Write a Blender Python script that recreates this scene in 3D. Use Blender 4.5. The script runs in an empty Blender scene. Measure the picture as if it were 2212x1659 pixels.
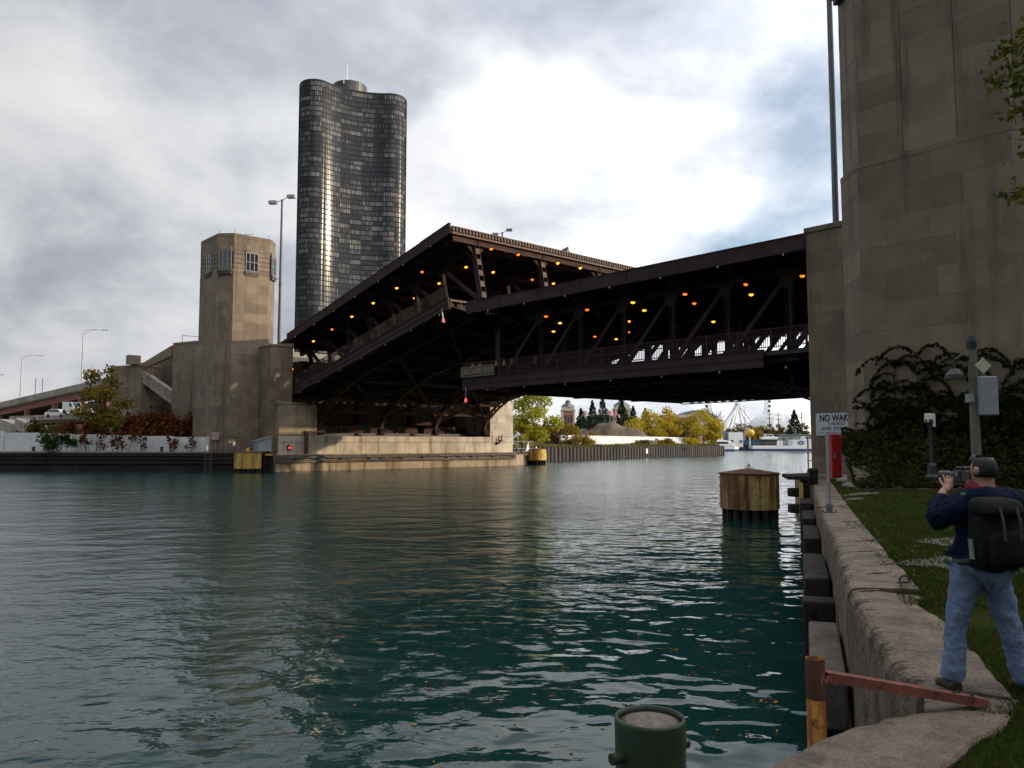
import bpy, math, random
import numpy as np
from mathutils import Vector, Matrix, Euler
R_ = math.radians
rnd = random.Random(7)
S = bpy.context.scene
COL = S.collection

# ------------------------------------------------------------------ camera
# world frame: x = east across the bridge, y = north along the bridge, z = 0 at the water
CAMZ = 3.7
HEAD = R_(42.1); PITCH = R_(4.18)
cam_d = bpy.data.cameras.new('camera'); cam = bpy.data.objects.new('camera', cam_d); COL.objects.link(cam)
cam.location = (0, 0, CAMZ); cam.rotation_euler = (math.pi/2 + PITCH, 0, -HEAD)
cam_d.sensor_width = 36; cam_d.lens = 36*1725/2212; cam_d.clip_start = .05; cam_d.clip_end = 6000
S.camera = cam

# ------------------------------------------------------------------ sun + sky
SUN_AZ = R_(140); SUN_EL = R_(15)          # azimuth clockwise from north (+y)
sd = bpy.data.lights.new('sun', 'SUN'); sun = bpy.data.objects.new('sun', sd); COL.objects.link(sun)
sd.energy = 3.1; sd.angle = R_(.6); sd.color = (1.0, .80, .56)
SUNV = Vector((math.sin(SUN_AZ)*math.cos(SUN_EL), math.cos(SUN_AZ)*math.cos(SUN_EL), math.sin(SUN_EL)))
sun.rotation_euler = (-SUNV).to_track_quat('-Z', 'Y').to_euler()
W = bpy.data.worlds.new('World'); S.world = W; W.use_nodes = True

def nd(nt, t, **kw):
    n = nt.nodes.new(t)
    for k, v in kw.items():
        if k.startswith('i_'):
            n.inputs[k[2:].replace('_', ' ')].default_value = v
        else: setattr(n, k, v)
    return n
def math_(nt, op, a, b=None, c=None, clamp=False):
    n = nt.nodes.new('ShaderNodeMath'); n.operation = op; n.use_clamp = clamp
    for i, q in enumerate((a, b, c)):
        if q is None: continue
        if isinstance(q, (int, float)): n.inputs[i].default_value = q
        else: nt.links.new(q, n.inputs[i])
    return n.outputs[0]
def mixc(nt, fac, a, b, blend='MIX'):
    n = nt.nodes.new('ShaderNodeMix'); n.data_type = 'RGBA'; n.blend_type = blend
    for sock, q in ((n.inputs[0], fac), (n.inputs[6], a), (n.inputs[7], b)):
        if isinstance(q, (int, float)): sock.default_value = q
        elif isinstance(q, tuple): sock.default_value = (*q[:3], 1)
        else: nt.links.new(q, sock)
    return n.outputs[2]
def ramp(nt, fac, stops):
    n = nt.nodes.new('ShaderNodeValToRGB'); cr = n.color_ramp
    while len(cr.elements) < len(stops): cr.elements.new(.5)
    for e, (p, c) in zip(cr.elements, stops):
        e.position = p; e.color = (*c, 1) if isinstance(c, tuple) else (c, c, c, 1)
    nt.links.new(fac, n.inputs[0]); return n.outputs[0]
def noise(nt, vec, scale, detail=4, rough=.55, dist=0.):
    n = nt.nodes.new('ShaderNodeTexNoise'); n.inputs['Scale'].default_value = scale
    n.inputs['Detail'].default_value = detail; n.inputs['Roughness'].default_value = rough
    n.inputs['Distortion'].default_value = dist
    if vec is not None: nt.links.new(vec, n.inputs['Vector'])
    return n.outputs['Fac']
def mapping(nt, vec, scale=(1, 1, 1), loc=(0, 0, 0), rot=(0, 0, 0)):
    n = nt.nodes.new('ShaderNodeMapping'); n.inputs['Scale'].default_value = scale
    n.inputs['Location'].default_value = loc; n.inputs['Rotation'].default_value = rot
    nt.links.new(vec, n.inputs['Vector']); return n.outputs[0]

CLOUD_OFF = (12.16, -12.31, 0); SKY_K = 1.02
def build_world():
    nt = W.node_tree; nt.nodes.clear(); L = nt.links.new
    tc = nd(nt, 'ShaderNodeTexCoord'); d = tc.outputs['Generated']
    sky = nd(nt, 'ShaderNodeTexSky', sky_type='NISHITA', sun_disc=False)
    sky.sun_elevation = SUN_EL; sky.sun_rotation = SUN_AZ
    blue = mixc(nt, 1.0, sky.outputs[0], (.19, .19, .19), 'MULTIPLY')
    sep = nd(nt, 'ShaderNodeSeparateXYZ'); L(d, sep.inputs[0])
    zc = math_(nt, 'MAXIMUM', sep.outputs[2], 0.0)
    h = math_(nt, 'ADD', zc, .50)
    cu = nd(nt, 'ShaderNodeCombineXYZ')
    L(math_(nt, 'DIVIDE', sep.outputs[0], h), cu.inputs[0]); L(math_(nt, 'DIVIDE', sep.outputs[1], h), cu.inputs[1])
    cv = mapping(nt, cu.outputs[0], (1, 1, 1), CLOUD_OFF, (0, 0, R_(25)))
    n1 = noise(nt, cv, 1.25, 8, .50, .2)            # cover
    n2 = noise(nt, mapping(nt, cv, (1, 1.25, 1), (7.3, 2.1, 0)), 1.25, 9, .54, .25)   # thick grey undersides
    n3 = noise(nt, mapping(nt, cv, (1, 1, 1), (1.3, 9.1, 0)), 3.4, 7, .58, .2)
    cover = ramp(nt, n1, [(.375, 0.), (.455, 1.)])
    shade = math_(nt, 'ADD', math_(nt, 'MULTIPLY', n2, .66), math_(nt, 'MULTIPLY', n3, .34))
    tone = ramp(nt, shade, [(.36, (.38, .42, .51)), (.45, (.62, .655, .73)), (.52, (.92, .94, .98)), (.61, (1.18, 1.17, 1.15))])
    # light scattered forward through the cloud towards the sun
    dp = nd(nt, 'ShaderNodeVectorMath', operation='DOT_PRODUCT'); L(d, dp.inputs[0]); dp.inputs[1].default_value = SUNV
    g = math_(nt, 'MULTIPLY', math_(nt, 'ADD', dp.outputs['Value'], 1.), .5, clamp=True)
    g = math_(nt, 'POWER', g, 2.2)
    gl = math_(nt, 'ADD', math_(nt, 'MULTIPLY', g, 2.25), .58)
    glc = nd(nt, 'ShaderNodeCombineColor'); [L(gl, glc.inputs[i]) for i in range(3)]
    cloud = mixc(nt, 1.0, tone, glc.outputs[0], 'MULTIPLY')
    # low on the horizon the layers stack into an even grey
    hz = ramp(nt, zc, [(0., .97), (.20, 0.)])
    cover2 = math_(nt, 'MAXIMUM', cover, hz)
    col = mixc(nt, cover2, blue, cloud)
    bg = nd(nt, 'ShaderNodeBackground'); L(col, bg.inputs[0]); bg.inputs[1].default_value = SKY_K
    out = nd(nt, 'ShaderNodeOutputWorld'); L(bg.outputs[0], out.inputs[0])

build_world()
S.view_settings.view_transform = 'Standard'; S.view_settings.look = 'None'
S.view_settings.exposure = 0; S.view_settings.gamma = 1; S.view_settings.use_curve_mapping = False
S.cycles.max_bounces = 6; S.cycles.diffuse_bounces = 3; S.cycles.glossy_bounces = 3; S.cycles.transparent_max_bounces = 6
S.cycles.use_denoising = True; S.cycles.use_adaptive_sampling = True; S.cycles.adaptive_threshold = .03
S.cycles.caustics_reflective = False; S.cycles.caustics_refractive = False

# ------------------------------------------------------------------ helpers
def P2W(x, y, depth=None, z=None):
    """a direction measured on the photo (2212 px wide) -> point at a forward distance or a height"""
    u = (x-1106)/1725; v = (829.5-y)/1725
    fw = math.cos(PITCH)-v*math.sin(PITCH); up = math.sin(PITCH)+v*math.cos(PITCH)
    F = (math.sin(HEAD), math.cos(HEAD)); Rr = (math.cos(HEAD), -math.sin(HEAD))
    r = Vector((Rr[0]*u+F[0]*fw, Rr[1]*u+F[1]*fw, up))
    t = depth/fw if depth is not None else (z-CAMZ)/up
    return Vector((0, 0, CAMZ)) + r*t

class MB:
    def __init__(s): s.v = []; s.f = []; s.sm = False
    def add(s, vs, fs):
        n = len(s.v); s.v += [tuple(q) for q in vs]; s.f += [tuple(i+n for i in q) for q in fs]; return s
    def box(s, x0, x1, y0, y1, z0, z1):
        return s.add([(x0,y0,z0),(x1,y0,z0),(x1,y1,z0),(x0,y1,z0),(x0,y0,z1),(x1,y0,z1),(x1,y1,z1),(x0,y1,z1)],
                     [(0,3,2,1),(4,5,6,7),(0,1,5,4),(1,2,6,5),(2,3,7,6),(3,0,4,7)])
    def beam(s, a, b, w, h, up=(0, 0, 1), w2=None, h2=None):
        a = Vector(a); b = Vector(b); d = (b-a).normalized(); u = Vector(up)
        if abs(d.dot(u)) > .99: u = Vector((0, 1, 0))
        r = d.cross(u).normalized(); u = r.cross(d)
        w2 = w if w2 is None else w2; h2 = h if h2 is None else h2
        vs = [a-r*w/2-u*h/2, a+r*w/2-u*h/2, a+r*w/2+u*h/2, a-r*w/2+u*h/2,
              b-r*w2/2-u*h2/2, b+r*w2/2-u*h2/2, b+r*w2/2+u*h2/2, b-r*w2/2+u*h2/2]
        return s.add(vs, [(0,1,2,3),(7,6,5,4),(0,4,5,1),(1,5,6,2),(2,6,7,3),(3,7,4,0)])
    def ibeam(s, a, b, w, h, t=.05, up=(0, 0, 1)):
        a = Vector(a); b = Vector(b); d = (b-a).normalized(); u = Vector(up)
        if abs(d.dot(u)) > .99: u = Vector((0, 1, 0))
        r = d.cross(u).normalized(); u = r.cross(d)
        s.beam(a, b, t, h-2*t, up); s.beam(a+u*(h-t)/2, b+u*(h-t)/2, w, t, up); s.beam(a-u*(h-t)/2, b-u*(h-t)/2, w, t, up)
        return s
    def tube(s, pts, rad, n=8, cap=True):
        pts = [Vector(p) for p in pts]; k = len(pts)
        rs = rad if isinstance(rad, (list, tuple)) else [rad]*k
        base = len(s.v); prev = None
        for i, p in enumerate(pts):
            d = (pts[min(i+1, k-1)]-pts[max(i-1, 0)]).normalized()
            if prev is None:
                u = Vector((0, 0, 1)) if abs(d.z) < .9 else Vector((1, 0, 0))
                r = d.cross(u).normalized()
            else: r = (prev - d*prev.dot(d)).normalized()
            prev = r; q = d.cross(r)
            for j in range(n):
                a = 2*math.pi*j/n; s.v.append(tuple(p + (r*math.cos(a)+q*math.sin(a))*rs[i]))
        for i in range(k-1):
            for j in range(n):
                s.f.append((base+i*n+j, base+i*n+(j+1)%n, base+(i+1)*n+(j+1)%n, base+(i+1)*n+j))
        if cap:
            s.f.append(tuple(base+j for j in reversed(range(n)))); s.f.append(tuple(base+(k-1)*n+j for j in range(n)))
        return s
    def lathe(s, prof, c=(0, 0, 0), n=24, cap=True):
        base = len(s.v)
        for r, z in prof:
            for j in range(n):
                a = 2*math.pi*j/n; s.v.append((c[0]+r*math.cos(a), c[1]+r*math.sin(a), c[2]+z))
        for i in range(len(prof)-1):
            for j in range(n):
                s.f.append((base+i*n+j, base+i*n+(j+1)%n, base+(i+1)*n+(j+1)%n, base+(i+1)*n+j))
        if cap:
            s.f.append(tuple(base+j for j in reversed(range(n)))); s.f.append(tuple(base+(len(prof)-1)*n+j for j in range(n)))
        return s
    def prism(s, poly, z0, z1):
        n = len(poly); base = len(s.v)
        z0s = z0 if isinstance(z0, (list, tuple)) else [z0]*n; z1s = z1 if isinstance(z1, (list, tuple)) else [z1]*n
        s.v += [(p[0], p[1], z) for p, z in zip(poly, z0s)] + [(p[0], p[1], z) for p, z in zip(poly, z1s)]
        s.f.append(tuple(base+i for i in reversed(range(n)))); s.f.append(tuple(base+n+i for i in range(n)))
        for i in range(n): s.f.append((base+i, base+(i+1)%n, base+n+(i+1)%n, base+n+i))
        return s
    def plate(s, pts, nrm):
        """polygon of 3-D points extruded along nrm"""
        n = len(pts); base = len(s.v); nv = Vector(nrm)
        s.v += [tuple(p) for p in pts] + [tuple(Vector(p)+nv) for p in pts]
        s.f.append(tuple(base+i for i in reversed(range(n)))); s.f.append(tuple(base+n+i for i in range(n)))
        for i in range(n): s.f.append((base+i, base+(i+1)%n, base+n+(i+1)%n, base+n+i))
        return s
    def quad(s, a, b, c, d): return s.add([a, b, c, d], [(0, 1, 2, 3)])
    def build(s, name, mat, parent=None, world=False, smooth=False, bevel=0, kind=None, loc=None):
        me = bpy.data.meshes.new(name)
        off = Vector((0, 0, 0))
        if world:
            p = parent
            while p is not None: off += p.location; p = p.parent
        if loc is not None: off += Vector(loc)
        me.from_pydata([tuple(Vector(q)-off) for q in s.v], [], s.f)
        me.materials.append(mat); me.update()
        if smooth: me.polygons.foreach_set('use_smooth', [True]*len(me.polygons))
        o = bpy.data.objects.new(name, me); COL.objects.link(o)
        if parent is not None: o.parent = parent
        if loc is not None: o.location = loc
        if bevel:
            m = o.modifiers.new('bevel', 'BEVEL'); m.width = bevel; m.segments = 2; m.limit_method = 'ANGLE'; m.angle_limit = R_(40)
        if kind: o['kind'] = kind
        return o

def tag(o, label, cat, group=None):
    o['label'] = label; o['category'] = cat
    if group: o['group'] = group
    return o
def thing(name, loc, label, cat, group=None, rz=0.):
    o = bpy.data.objects.new(name, None); COL.objects.link(o); o.empty_display_size = .2
    o.location = loc; o.rotation_euler = (0, 0, rz)
    return tag(o, label, cat, group)
def struct(o): o['kind'] = 'structure'; return o
def inst(name, me, parent=None, loc=(0, 0, 0), rot=(0, 0, 0), sc=(1, 1, 1)):
    o = bpy.data.objects.new(name, me); COL.objects.link(o)
    o.parent = parent; o.location = loc; o.rotation_euler = rot; o.scale = sc; return o
def copy_tree(o, parent=None):
    c = o.copy(); COL.objects.link(c); c.parent = parent
    for ch in list(o.children): copy_tree(ch, c)
    return c

# ------------------------------------------------------------------ materials
def mat(name, col, rough=.7, var=.25, scale=2., bump=.0, bscale=30., rand=0., metal=0., streak=None, col2=None, blot=.5, spec=.5, detail=5, vs=None, spots=None, grain=0., gscale=70.):
    m = bpy.data.materials.new(name); m.use_nodes = True; nt = m.node_tree; L = nt.links.new
    b = nt.nodes['Principled BSDF']; b.inputs['Roughness'].default_value = rough; b.inputs['Metallic'].default_value = metal
    b.inputs['Specular IOR Level'].default_value = spec
    pos = nd(nt, 'ShaderNodeNewGeometry').outputs['Position']
    v = pos if vs is None else mapping(nt, pos, vs)
    n = noise(nt, v, scale, detail, .6)
    c2 = col2 if col2 else tuple(c*(1-var) for c in col)
    c1 = col if col2 else tuple(min(1, c*(1+var)) for c in col)
    fac = ramp(nt, n, [(max(0, blot-.18), 0.), (min(1, blot+.18), 1.)])
    c = mixc(nt, fac, c2, c1)
    if rand:
        oi = nd(nt, 'ShaderNodeObjectInfo').outputs['Random']
        k = math_(nt, 'ADD', math_(nt, 'MULTIPLY', oi, 2*rand), 1-rand)
        kc = nd(nt, 'ShaderNodeCombineColor'); [L(k, kc.inputs[i]) for i in range(3)]
        c = mixc(nt, 1., c, kc.outputs[0], 'MULTIPLY')
    if streak:      # (colour, amount, scale) run-down stains
        sv = mapping(nt, pos, (1, 1, .09)); sn = noise(nt, sv, streak[2], 5, .65)
        lo, hi = .62-.25*streak[1], .78-.25*streak[1]
        c = mixc(nt, ramp(nt, sn, [(lo, 0.), (hi, 1.)]), c, streak[0])
    if spots:
        sn = noise(nt, mapping(nt, pos, (1, 1, 1), (5, 3, 1)), spots[2], 4, .6)
        c = mixc(nt, ramp(nt, sn, [(.66-.25*spots[1], 0.), (.74-.25*spots[1], 1.)]), c, spots[0])
    if grain:
        gk = ramp(nt, noise(nt, pos, gscale, 3, .7), [(.3, 1-grain), (.7, 1+grain)])
        c = mixc(nt, 1., c, gk, 'MULTIPLY')
    L(c, b.inputs['Base Color'])
    if bump:
        bn = nd(nt, 'ShaderNodeBump'); bn.inputs['Strength'].default_value = 1.; bn.inputs['Distance'].default_value = bump
        L(noise(nt, pos, bscale, 6, .65), bn.inputs['Height']); L(bn.outputs[0], b.inputs['Normal'])
    return m
def emit(name, col, k):
    m = bpy.data.materials.new(name); m.use_nodes = True; b = m.node_tree.nodes['Principled BSDF']
    b.inputs['Base Color'].default_value = (*col, 1); b.inputs['Emission Color'].default_value = (*col, 1); b.inputs['Emission Strength'].default_value = k
    return m
def glass(name, col=(.02, .025, .03), rough=.06):
    m = bpy.data.materials.new(name); m.use_nodes = True; b = m.node_tree.nodes['Principled BSDF']
    b.inputs['Base Color'].default_value = (*col, 1); b.inputs['Roughness'].default_value = rough; b.inputs['Specular IOR Level'].default_value = .8
    return m
M = dict(
    steel=mat('bridge_steel', (.050, .030, .029), .75, .25, 1.2, .002, 40, rand=.12, spots=((.07, .03, .018), .12, .8), spec=.2),
    steel_in=mat('bridge_steel_inner', (.060, .034, .025), .8, .3, .9, .002, 40, rand=.15, spots=((.09, .035, .018), .25, .7), spec=.2),
    rust_plate=mat('rust_plate', (.115, .075, .052), .8, .35, 2.5, .002, 40, rand=.2),
    deck=mat('deck_asphalt', (.05, .05, .05), .85, .25, 1.5),
    stone=mat('limestone', (.215, .165, .115), .85, .16, .7, .004, 25, rand=.19, streak=((.115, .088, .062), .4, .9), spots=((.27, .215, .155), .10, .5)),
    stone_core=mat('limestone_joint', (.15, .12, .09), .9, .2, 1.),
    conc=mat('concrete', (.33, .30, .26), .88, .2, .8, .004, 20, rand=.1, streak=((.15, .12, .09), .35, 1.1)),
    pier=mat('pier_concrete', (.52, .45, .36), .85, .2, .6, .004, 20, rand=.14, streak=((.22, .12, .05), .42, .8), spots=((.52, .48, .41), .2, .6)),
    pier_dk=mat('pier_concrete_lower', (.33, .26, .18), .85, .25, .9, .006, 15, rand=.12, streak=((.14, .085, .04), .5, .8)),
    coping=mat('coping_concrete', (.165, .126, .092), .9, .4, 2.2, .02, 22, spots=((.085, .07, .055), .34, 3.6), detail=10, grain=.45, gscale=55.),
    timber=mat('dark_timber', (.030, .027, .023), .9, .4, 2., .008, 18, rand=.3, vs=(1, 1, 3), grain=.4, gscale=25., spec=.2),
    timber_gr=mat('grey_timber', (.12, .105, .09), .9, .35, 2.5, .008, 20, rand=.25, grain=.4, gscale=30., spec=.15),
    yellow=mat('yellow_paint', (.55, .37, .075), .55, .2, 1.4, .002, 30, rand=.12, streak=((.16, .055, .015), .55, 2.2), spots=((.20, .075, .02), .10, 2.5)),
    yellow_rust=mat('worn_yellow_paint', (.40, .29, .10), .6, .25, 1.4, .003, 30, rand=.3, streak=((.13, .042, .013), .78, 3.2), spots=((.15, .05, .015), .12, 2.2), grain=.25, gscale=30.),
    rust=mat('rust', (.17, .065, .03), .8, .4, 3., .004, 30, rand=.2, col2=(.07, .03, .018)),
    white_wall=mat('white_concrete', (.62, .63, .64), .8, .12, .8, .004, 20, rand=.05, streak=((.42, .42, .42), .3, 1.2)),
    galv=mat('galvanised', (.33, .34, .35), .45, .15, 4., metal=.6),
    galv_dk=mat('pole_metal', (.12, .12, .125), .45, .2, 3., metal=.4),
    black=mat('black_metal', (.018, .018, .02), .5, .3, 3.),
    grey_box=mat('grey_paint', (.30, .33, .36), .5, .12, 3.),
    white=mat('white_paint', (.74, .74, .72), .5, .08, 3.),
    red=mat('red_paint', (.50, .012, .02), .4, .12, 5.),
    red_girder=mat('red_girder', (.22, .07, .06), .6, .25, 1.5, rand=.15),
    orange_lamp=emit('orange_lamp', (1., .30, .02), 4.),
    orange_dim=emit('dim_orange_lamp', (1., .20, .012), 1.7),
    red_lamp=emit('red_lamp', (1., .03, .03), 4.),
    glass=glass('window_glass'),
    bark=mat('bark', (.07, .055, .042), .9, .35, 6., .01, 20),
)
def flat(name, col, rough=.6, metal=0.):
    m = bpy.data.materials.new(name); m.use_nodes = True; b = m.node_tree.nodes['Principled BSDF']
    b.inputs['Base Color'].default_value = (*col, 1); b.inputs['Roughness'].default_value = rough; b.inputs['Metallic'].default_value = metal
    return m
def leaf_mat(name, cols, trans=.35):
    """leaves: colour drawn per leaf from a short list"""
    m = bpy.data.materials.new(name); m.use_nodes = True; nt = m.node_tree; L = nt.links.new
    b = nt.nodes['Principled BSDF']; b.inputs['Roughness'].default_value = .7; b.inputs['Specular IOR Level'].default_value = .06
    g = nd(nt, 'ShaderNodeNewGeometry').outputs['Random Per Island']
    n = len(cols); c = ramp(nt, g, [((i+.5)/n, tuple(q)) for i, q in enumerate(cols)])
    L(c, b.inputs['Base Color'])
    t = nd(nt, 'ShaderNodeBsdfTranslucent'); L(c, t.inputs[0])
    mx = nd(nt, 'ShaderNodeMixShader'); mx.inputs[0].default_value = trans; L(b.outputs[0], mx.inputs[1]); L(t.outputs[0], mx.inputs[2])
    L(mx.outputs[0], nt.nodes['Material Output'].inputs[0]); return m

_cube = MB().box(-.5, .5, -.5, .5, -.5, .5)
def cube_mesh(name, m):
    me = bpy.data.meshes.new(name); me.from_pydata(_cube.v, [], _cube.f); me.materials.append(m); return me
STONE_ME = cube_mesh('stone_block', M['stone'])
def ashlar(root, a, b, z0, z1, ch, bw, me, name='stone_block', depth=.3, joint=.007, seed=0, out=None, skip=None):
    """courses of separate blocks on the vertical face a->b (outside on the right-hand side of a->b); world coords"""
    rg = random.Random(seed); a = Vector((*a, 0)); b = Vector((*b, 0)); d = (b-a); ln = d.length; d.normalize()
    nrm = Vector((d.y, -d.x, 0)); rz = math.atan2(d.y, d.x)
    nz = max(1, round((z1-z0)/ch)); h = (z1-z0)/nz; cnt = 0
    for i in range(nz):
        nb = max(1, round(ln/bw)); cuts = [0.]
        if nb > 1:
            w = ln/nb; sh = (.5 if i % 2 else 0)
            ks = [(k+sh)*w + rg.uniform(-.12, .12)*w for k in range(0 if i % 2 else 1, nb)]
            cuts += [k for k in ks if .25*w < k < ln-.25*w]
        cuts.append(ln)
        for j in range(len(cuts)-1):
            u0, u1 = cuts[j], cuts[j+1]; zc = z0+(i+.5)*h; uc = (u0+u1)/2
            if skip and skip(uc, zc): continue
            pr = rg.uniform(0, .012)
            c = a + d*uc - nrm*(depth/2-pr) + Vector((0, 0, zc))
            inst(name, me, root, c-root.location, (0, 0, rz), (u1-u0-joint, depth, h-joint)); cnt += 1
    return cnt
def text_mesh(body, size, mat_, name, parent, loc, rot, ext=.004, align='CENTER', sx=1., bold=0.):
    cu = bpy.data.curves.new('lettering', 'FONT'); cu.body = body; cu.size = size; cu.extrude = ext; cu.align_x = align; cu.align_y = 'CENTER'
    cu.offset = bold; cu.resolution_u = 3
    t = bpy.data.objects.new('tmp', cu); COL.objects.link(t)
    bpy.context.view_layer.update()
    me = bpy.data.meshes.new_from_object(t.evaluated_get(bpy.context.evaluated_depsgraph_get()))
    bpy.data.objects.remove(t); bpy.data.curves.remove(cu)
    me.materials.clear(); me.materials.append(mat_); me.name = name
    return inst(name, me, parent, loc, rot, (sx, 1, 1))
# ------------------------------------------------------------------ water
def water_mat():
    m = bpy.data.materials.new('river_water'); m.use_nodes = True; nt = m.node_tree; L = nt.links.new
    b = nt.nodes['Principled BSDF']; b.inputs['Base Color'].default_value = (.006, .034, .030, 1)
    b.inputs['Roughness'].default_value = .025; b.inputs['IOR'].default_value = 1.333
    pos = nd(nt, 'ShaderNodeNewGeometry').outputs['Position']
    hs = []
    for sc, st, ang, amp, det, off in ((.17, (1, 1.6, 1), 48, .10, 1, 0), (.50, (1, 1.25, 1), 30, .085, 0, 13), (1.55, (1, 1.2, 1), 46, .048, .6, 29), (3.8, (1, 1.4, 1), 40, .029, 2, 51), (9.0, (1, 1.4, 1), 30, .007, 2, 71)):
        v = mapping(nt, mapping(nt, pos, (1, 1, 1), (off, off*.7, 0), (0, 0, R_(ang))), st)
        hs.append(math_(nt, 'MULTIPLY', noise(nt, v, sc, det, .45, .3), amp))
    # the water lies calmer in the lee of the quay, ruffled further out
    sep = nd(nt, 'ShaderNodeSeparateXYZ'); L(pos, sep.inputs[0])
    lee = math_(nt, 'ADD', math_(nt, 'MULTIPLY', sep.outputs[0], -.474), math_(nt, 'MULTIPLY', sep.outputs[1], .88))
    lee = math_(nt, 'ADD', lee, math_(nt, 'MULTIPLY', noise(nt, pos, .12, 2, .5), 5.))
    lf = nd(nt, 'ShaderNodeMapRange', interpolation_type='SMOOTHSTEP'); L(lee, lf.inputs[0]); lf.inputs[1].default_value = 3.; lf.inputs[2].default_value = 17.; lf.inputs[3].default_value = .10; lf.inputs[4].default_value = 1.
    pz = ramp(nt, noise(nt, pos, .055, 2, .5), [(.38, .6), (.62, 1.2)])
    fine = math_(nt, 'MULTIPLY', math_(nt, 'MULTIPLY', math_(nt, 'ADD', hs[4], hs[3]), pz), lf.outputs[0])
    h = math_(nt, 'ADD', math_(nt, 'ADD', math_(nt, 'ADD', hs[0], hs[1]), hs[2]), fine)
    rf = nd(nt, 'ShaderNodeMapRange'); L(lf.outputs[0], rf.inputs[0]); rf.inputs[1].default_value = .1; rf.inputs[2].default_value = 1.; rf.inputs[3].default_value = .015; rf.inputs[4].default_value = .16; L(rf.outputs[0], b.inputs['Roughness'])   # unresolved ripples
    bn = nd(nt, 'ShaderNodeBump'); bn.inputs['Strength'].default_value = 1; bn.inputs['Distance'].default_value = 1.
    L(h, bn.inputs['Height']); L(bn.outputs[0], b.inputs['Normal'])
    return m
M['water'] = water_mat()
struct(MB().quad((-900, -400, 0), (2600, -400, 0), (2600, 2200, 0), (-900, 2200, 0)).build('water', M['water']))

# ------------------------------------------------------------------ ground sheets
def grass_mat(name, c1, c2, bare):
    m = mat(name, c1, .95, .3, 5., .03, 60, col2=c2, spots=(bare, .14, .55), spec=0.); return m
M['lawn'] = grass_mat('lawn_grass', (.042, .058, .012), (.022, .034, .008), (.070, .058, .035))
M['earth'] = mat('earth', (.11, .085, .06), .95, .3, .8, .03, 8)
M['scrub'] = mat('scrub_ground', (.10, .10, .035), .95, .35, .6, .05, 5)
QZ = 1.9
lawn_poly = [(-14, -7.5), (-3, -1.6), (2, 1.2), (4.82, 1.95), (5.6, 1.98), (6.3, 2.1), (7.4, 2.62), (8.8, 3.45), (9.6, 3.95), (10.6, 4.35), (16.9, 8.0), (33.6, 16.9), (38, 19.3), (49.5, 19.3), (49.5, -60), (-14, -60)]
lawn = MB(); lawn.prism(lawn_poly, -1.5, QZ-.035)
struct(lawn.build('lawn', M['lawn']))

# quay coping: two cast lengths, weathered and rounded at the river edge
def coping(name, wedge, gedge, root, n=90, seed=1, z=QZ):
    rg = random.Random(seed)
    def resample(pl, n):
        pl = [Vector((p[0], p[1])) for p in pl]; ls = [0]
        for a, b in zip(pl, pl[1:]): ls.append(ls[-1]+(b-a).length)
        out = []
        for i in range(n):
            t = ls[-1]*i/(n-1); k = 0
            while k < len(pl)-2 and ls[k+1] < t: k += 1
            out.append(pl[k].lerp(pl[k+1], (t-ls[k])/max(1e-6, ls[k+1]-ls[k])))
        return out
    A = resample(wedge, n); B = resample(gedge, n); mb = MB()
    prof = [(-.0, -1.6), (-.0, .35), (-.0, .9), (0., 1.45), (.0, z-.22), (.015, z-.10), (.05, z-.035), (.10, z-.008)] + [(None, k/7) for k in range(1, 8)] + [('g', z-.02), ('g', z-.4)]
    w = len(prof); wob = [0.]
    for i in range(n): wob.append(wob[-1]*.8+rg.uniform(-.009, .009))
    for i in range(n):
        d = (B[i]-A[i]); ln = d.length; d = d.normalized(); chip = rg.uniform(.02, .07) if rg.random() < .22 else 0.
        for q in prof:
            if q[0] is None: off = .10+(ln-.10)*q[1]; zz = z + rg.uniform(-.005, .004); jit = 0
            elif q[0] == 'g': off = ln+.02; zz = q[1]; jit = 0
            else: off = q[0]; zz = q[1]; jit = rg.uniform(-.012, .012)+(chip if q[1] > z-.16 else 0)
            p = A[i]+d*(off+jit + wob[i]); mb.v.append((p.x, p.y, zz))
    for i in range(n-1):
        for j in range(w-1):
            a = i*w+j; mb.f.append((a, a+1, a+w+1, a+w))
    mb.f.append(tuple(range(w))); mb.f.append(tuple((n-1)*w+j for j in reversed(range(w))))
    mb.f = [tuple(reversed(f)) for f in mb.f]
    o = mb.build(name, M['coping'], root, world=True, smooth=False); return o
quay = thing('quay_wall', (12, 6, 0), 'long weathered concrete quay wall with rounded coping beside the lawn', 'quay wall')
coping('coping_length', [(9.9, 4.72), (12.57, 6.13), (17.02, 8.54), (22.86, 11.7), (32.94, 17.12), (37, 19.3)], [(10.4, 4.06), (11.69, 4.75), (13.16, 5.59), (16.93, 7.63), (23.47, 11.14), (33.6, 16.52), (37.6, 18.7)], quay, 330, 2)
coping('coping_length', [(6.30, 2.52), (6.64, 2.81), (7.09, 3.07), (7.86, 3.54), (8.96, 4.18), (9.86, 4.70)], [(6.50, 1.94), (6.84, 2.12), (7.4, 2.41), (7.94, 2.72), (8.8, 3.22), (9.43, 3.72), (9.95, 3.86)], quay, 130, 5)
coping('coping_length', [(-14, -6.3), (-4, -1.4), (.6, 1.2), (2.2, 2.42), (3.2, 2.52), (4.25, 2.51), (4.79, 2.52), (5.21, 2.49), (5.55, 2.42), (5.86, 2.2)], [(-13.6, -7.1), (-3.6, -2.2), (1.2, .5), (2.6, 1.5), (3.6, 1.72), (4.82, 1.8), (5.11, 1.81), (5.5, 1.84), (5.9, 1.82), (6.1, 1.84)], quay, 220, 9)
MB().prism([(5.75, 1.82), (6.55, 1.90), (6.45, 2.50), (5.80, 2.25)], -1.6, QZ-.02).build('notch_filler', M['coping'], quay, world=True)

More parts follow.
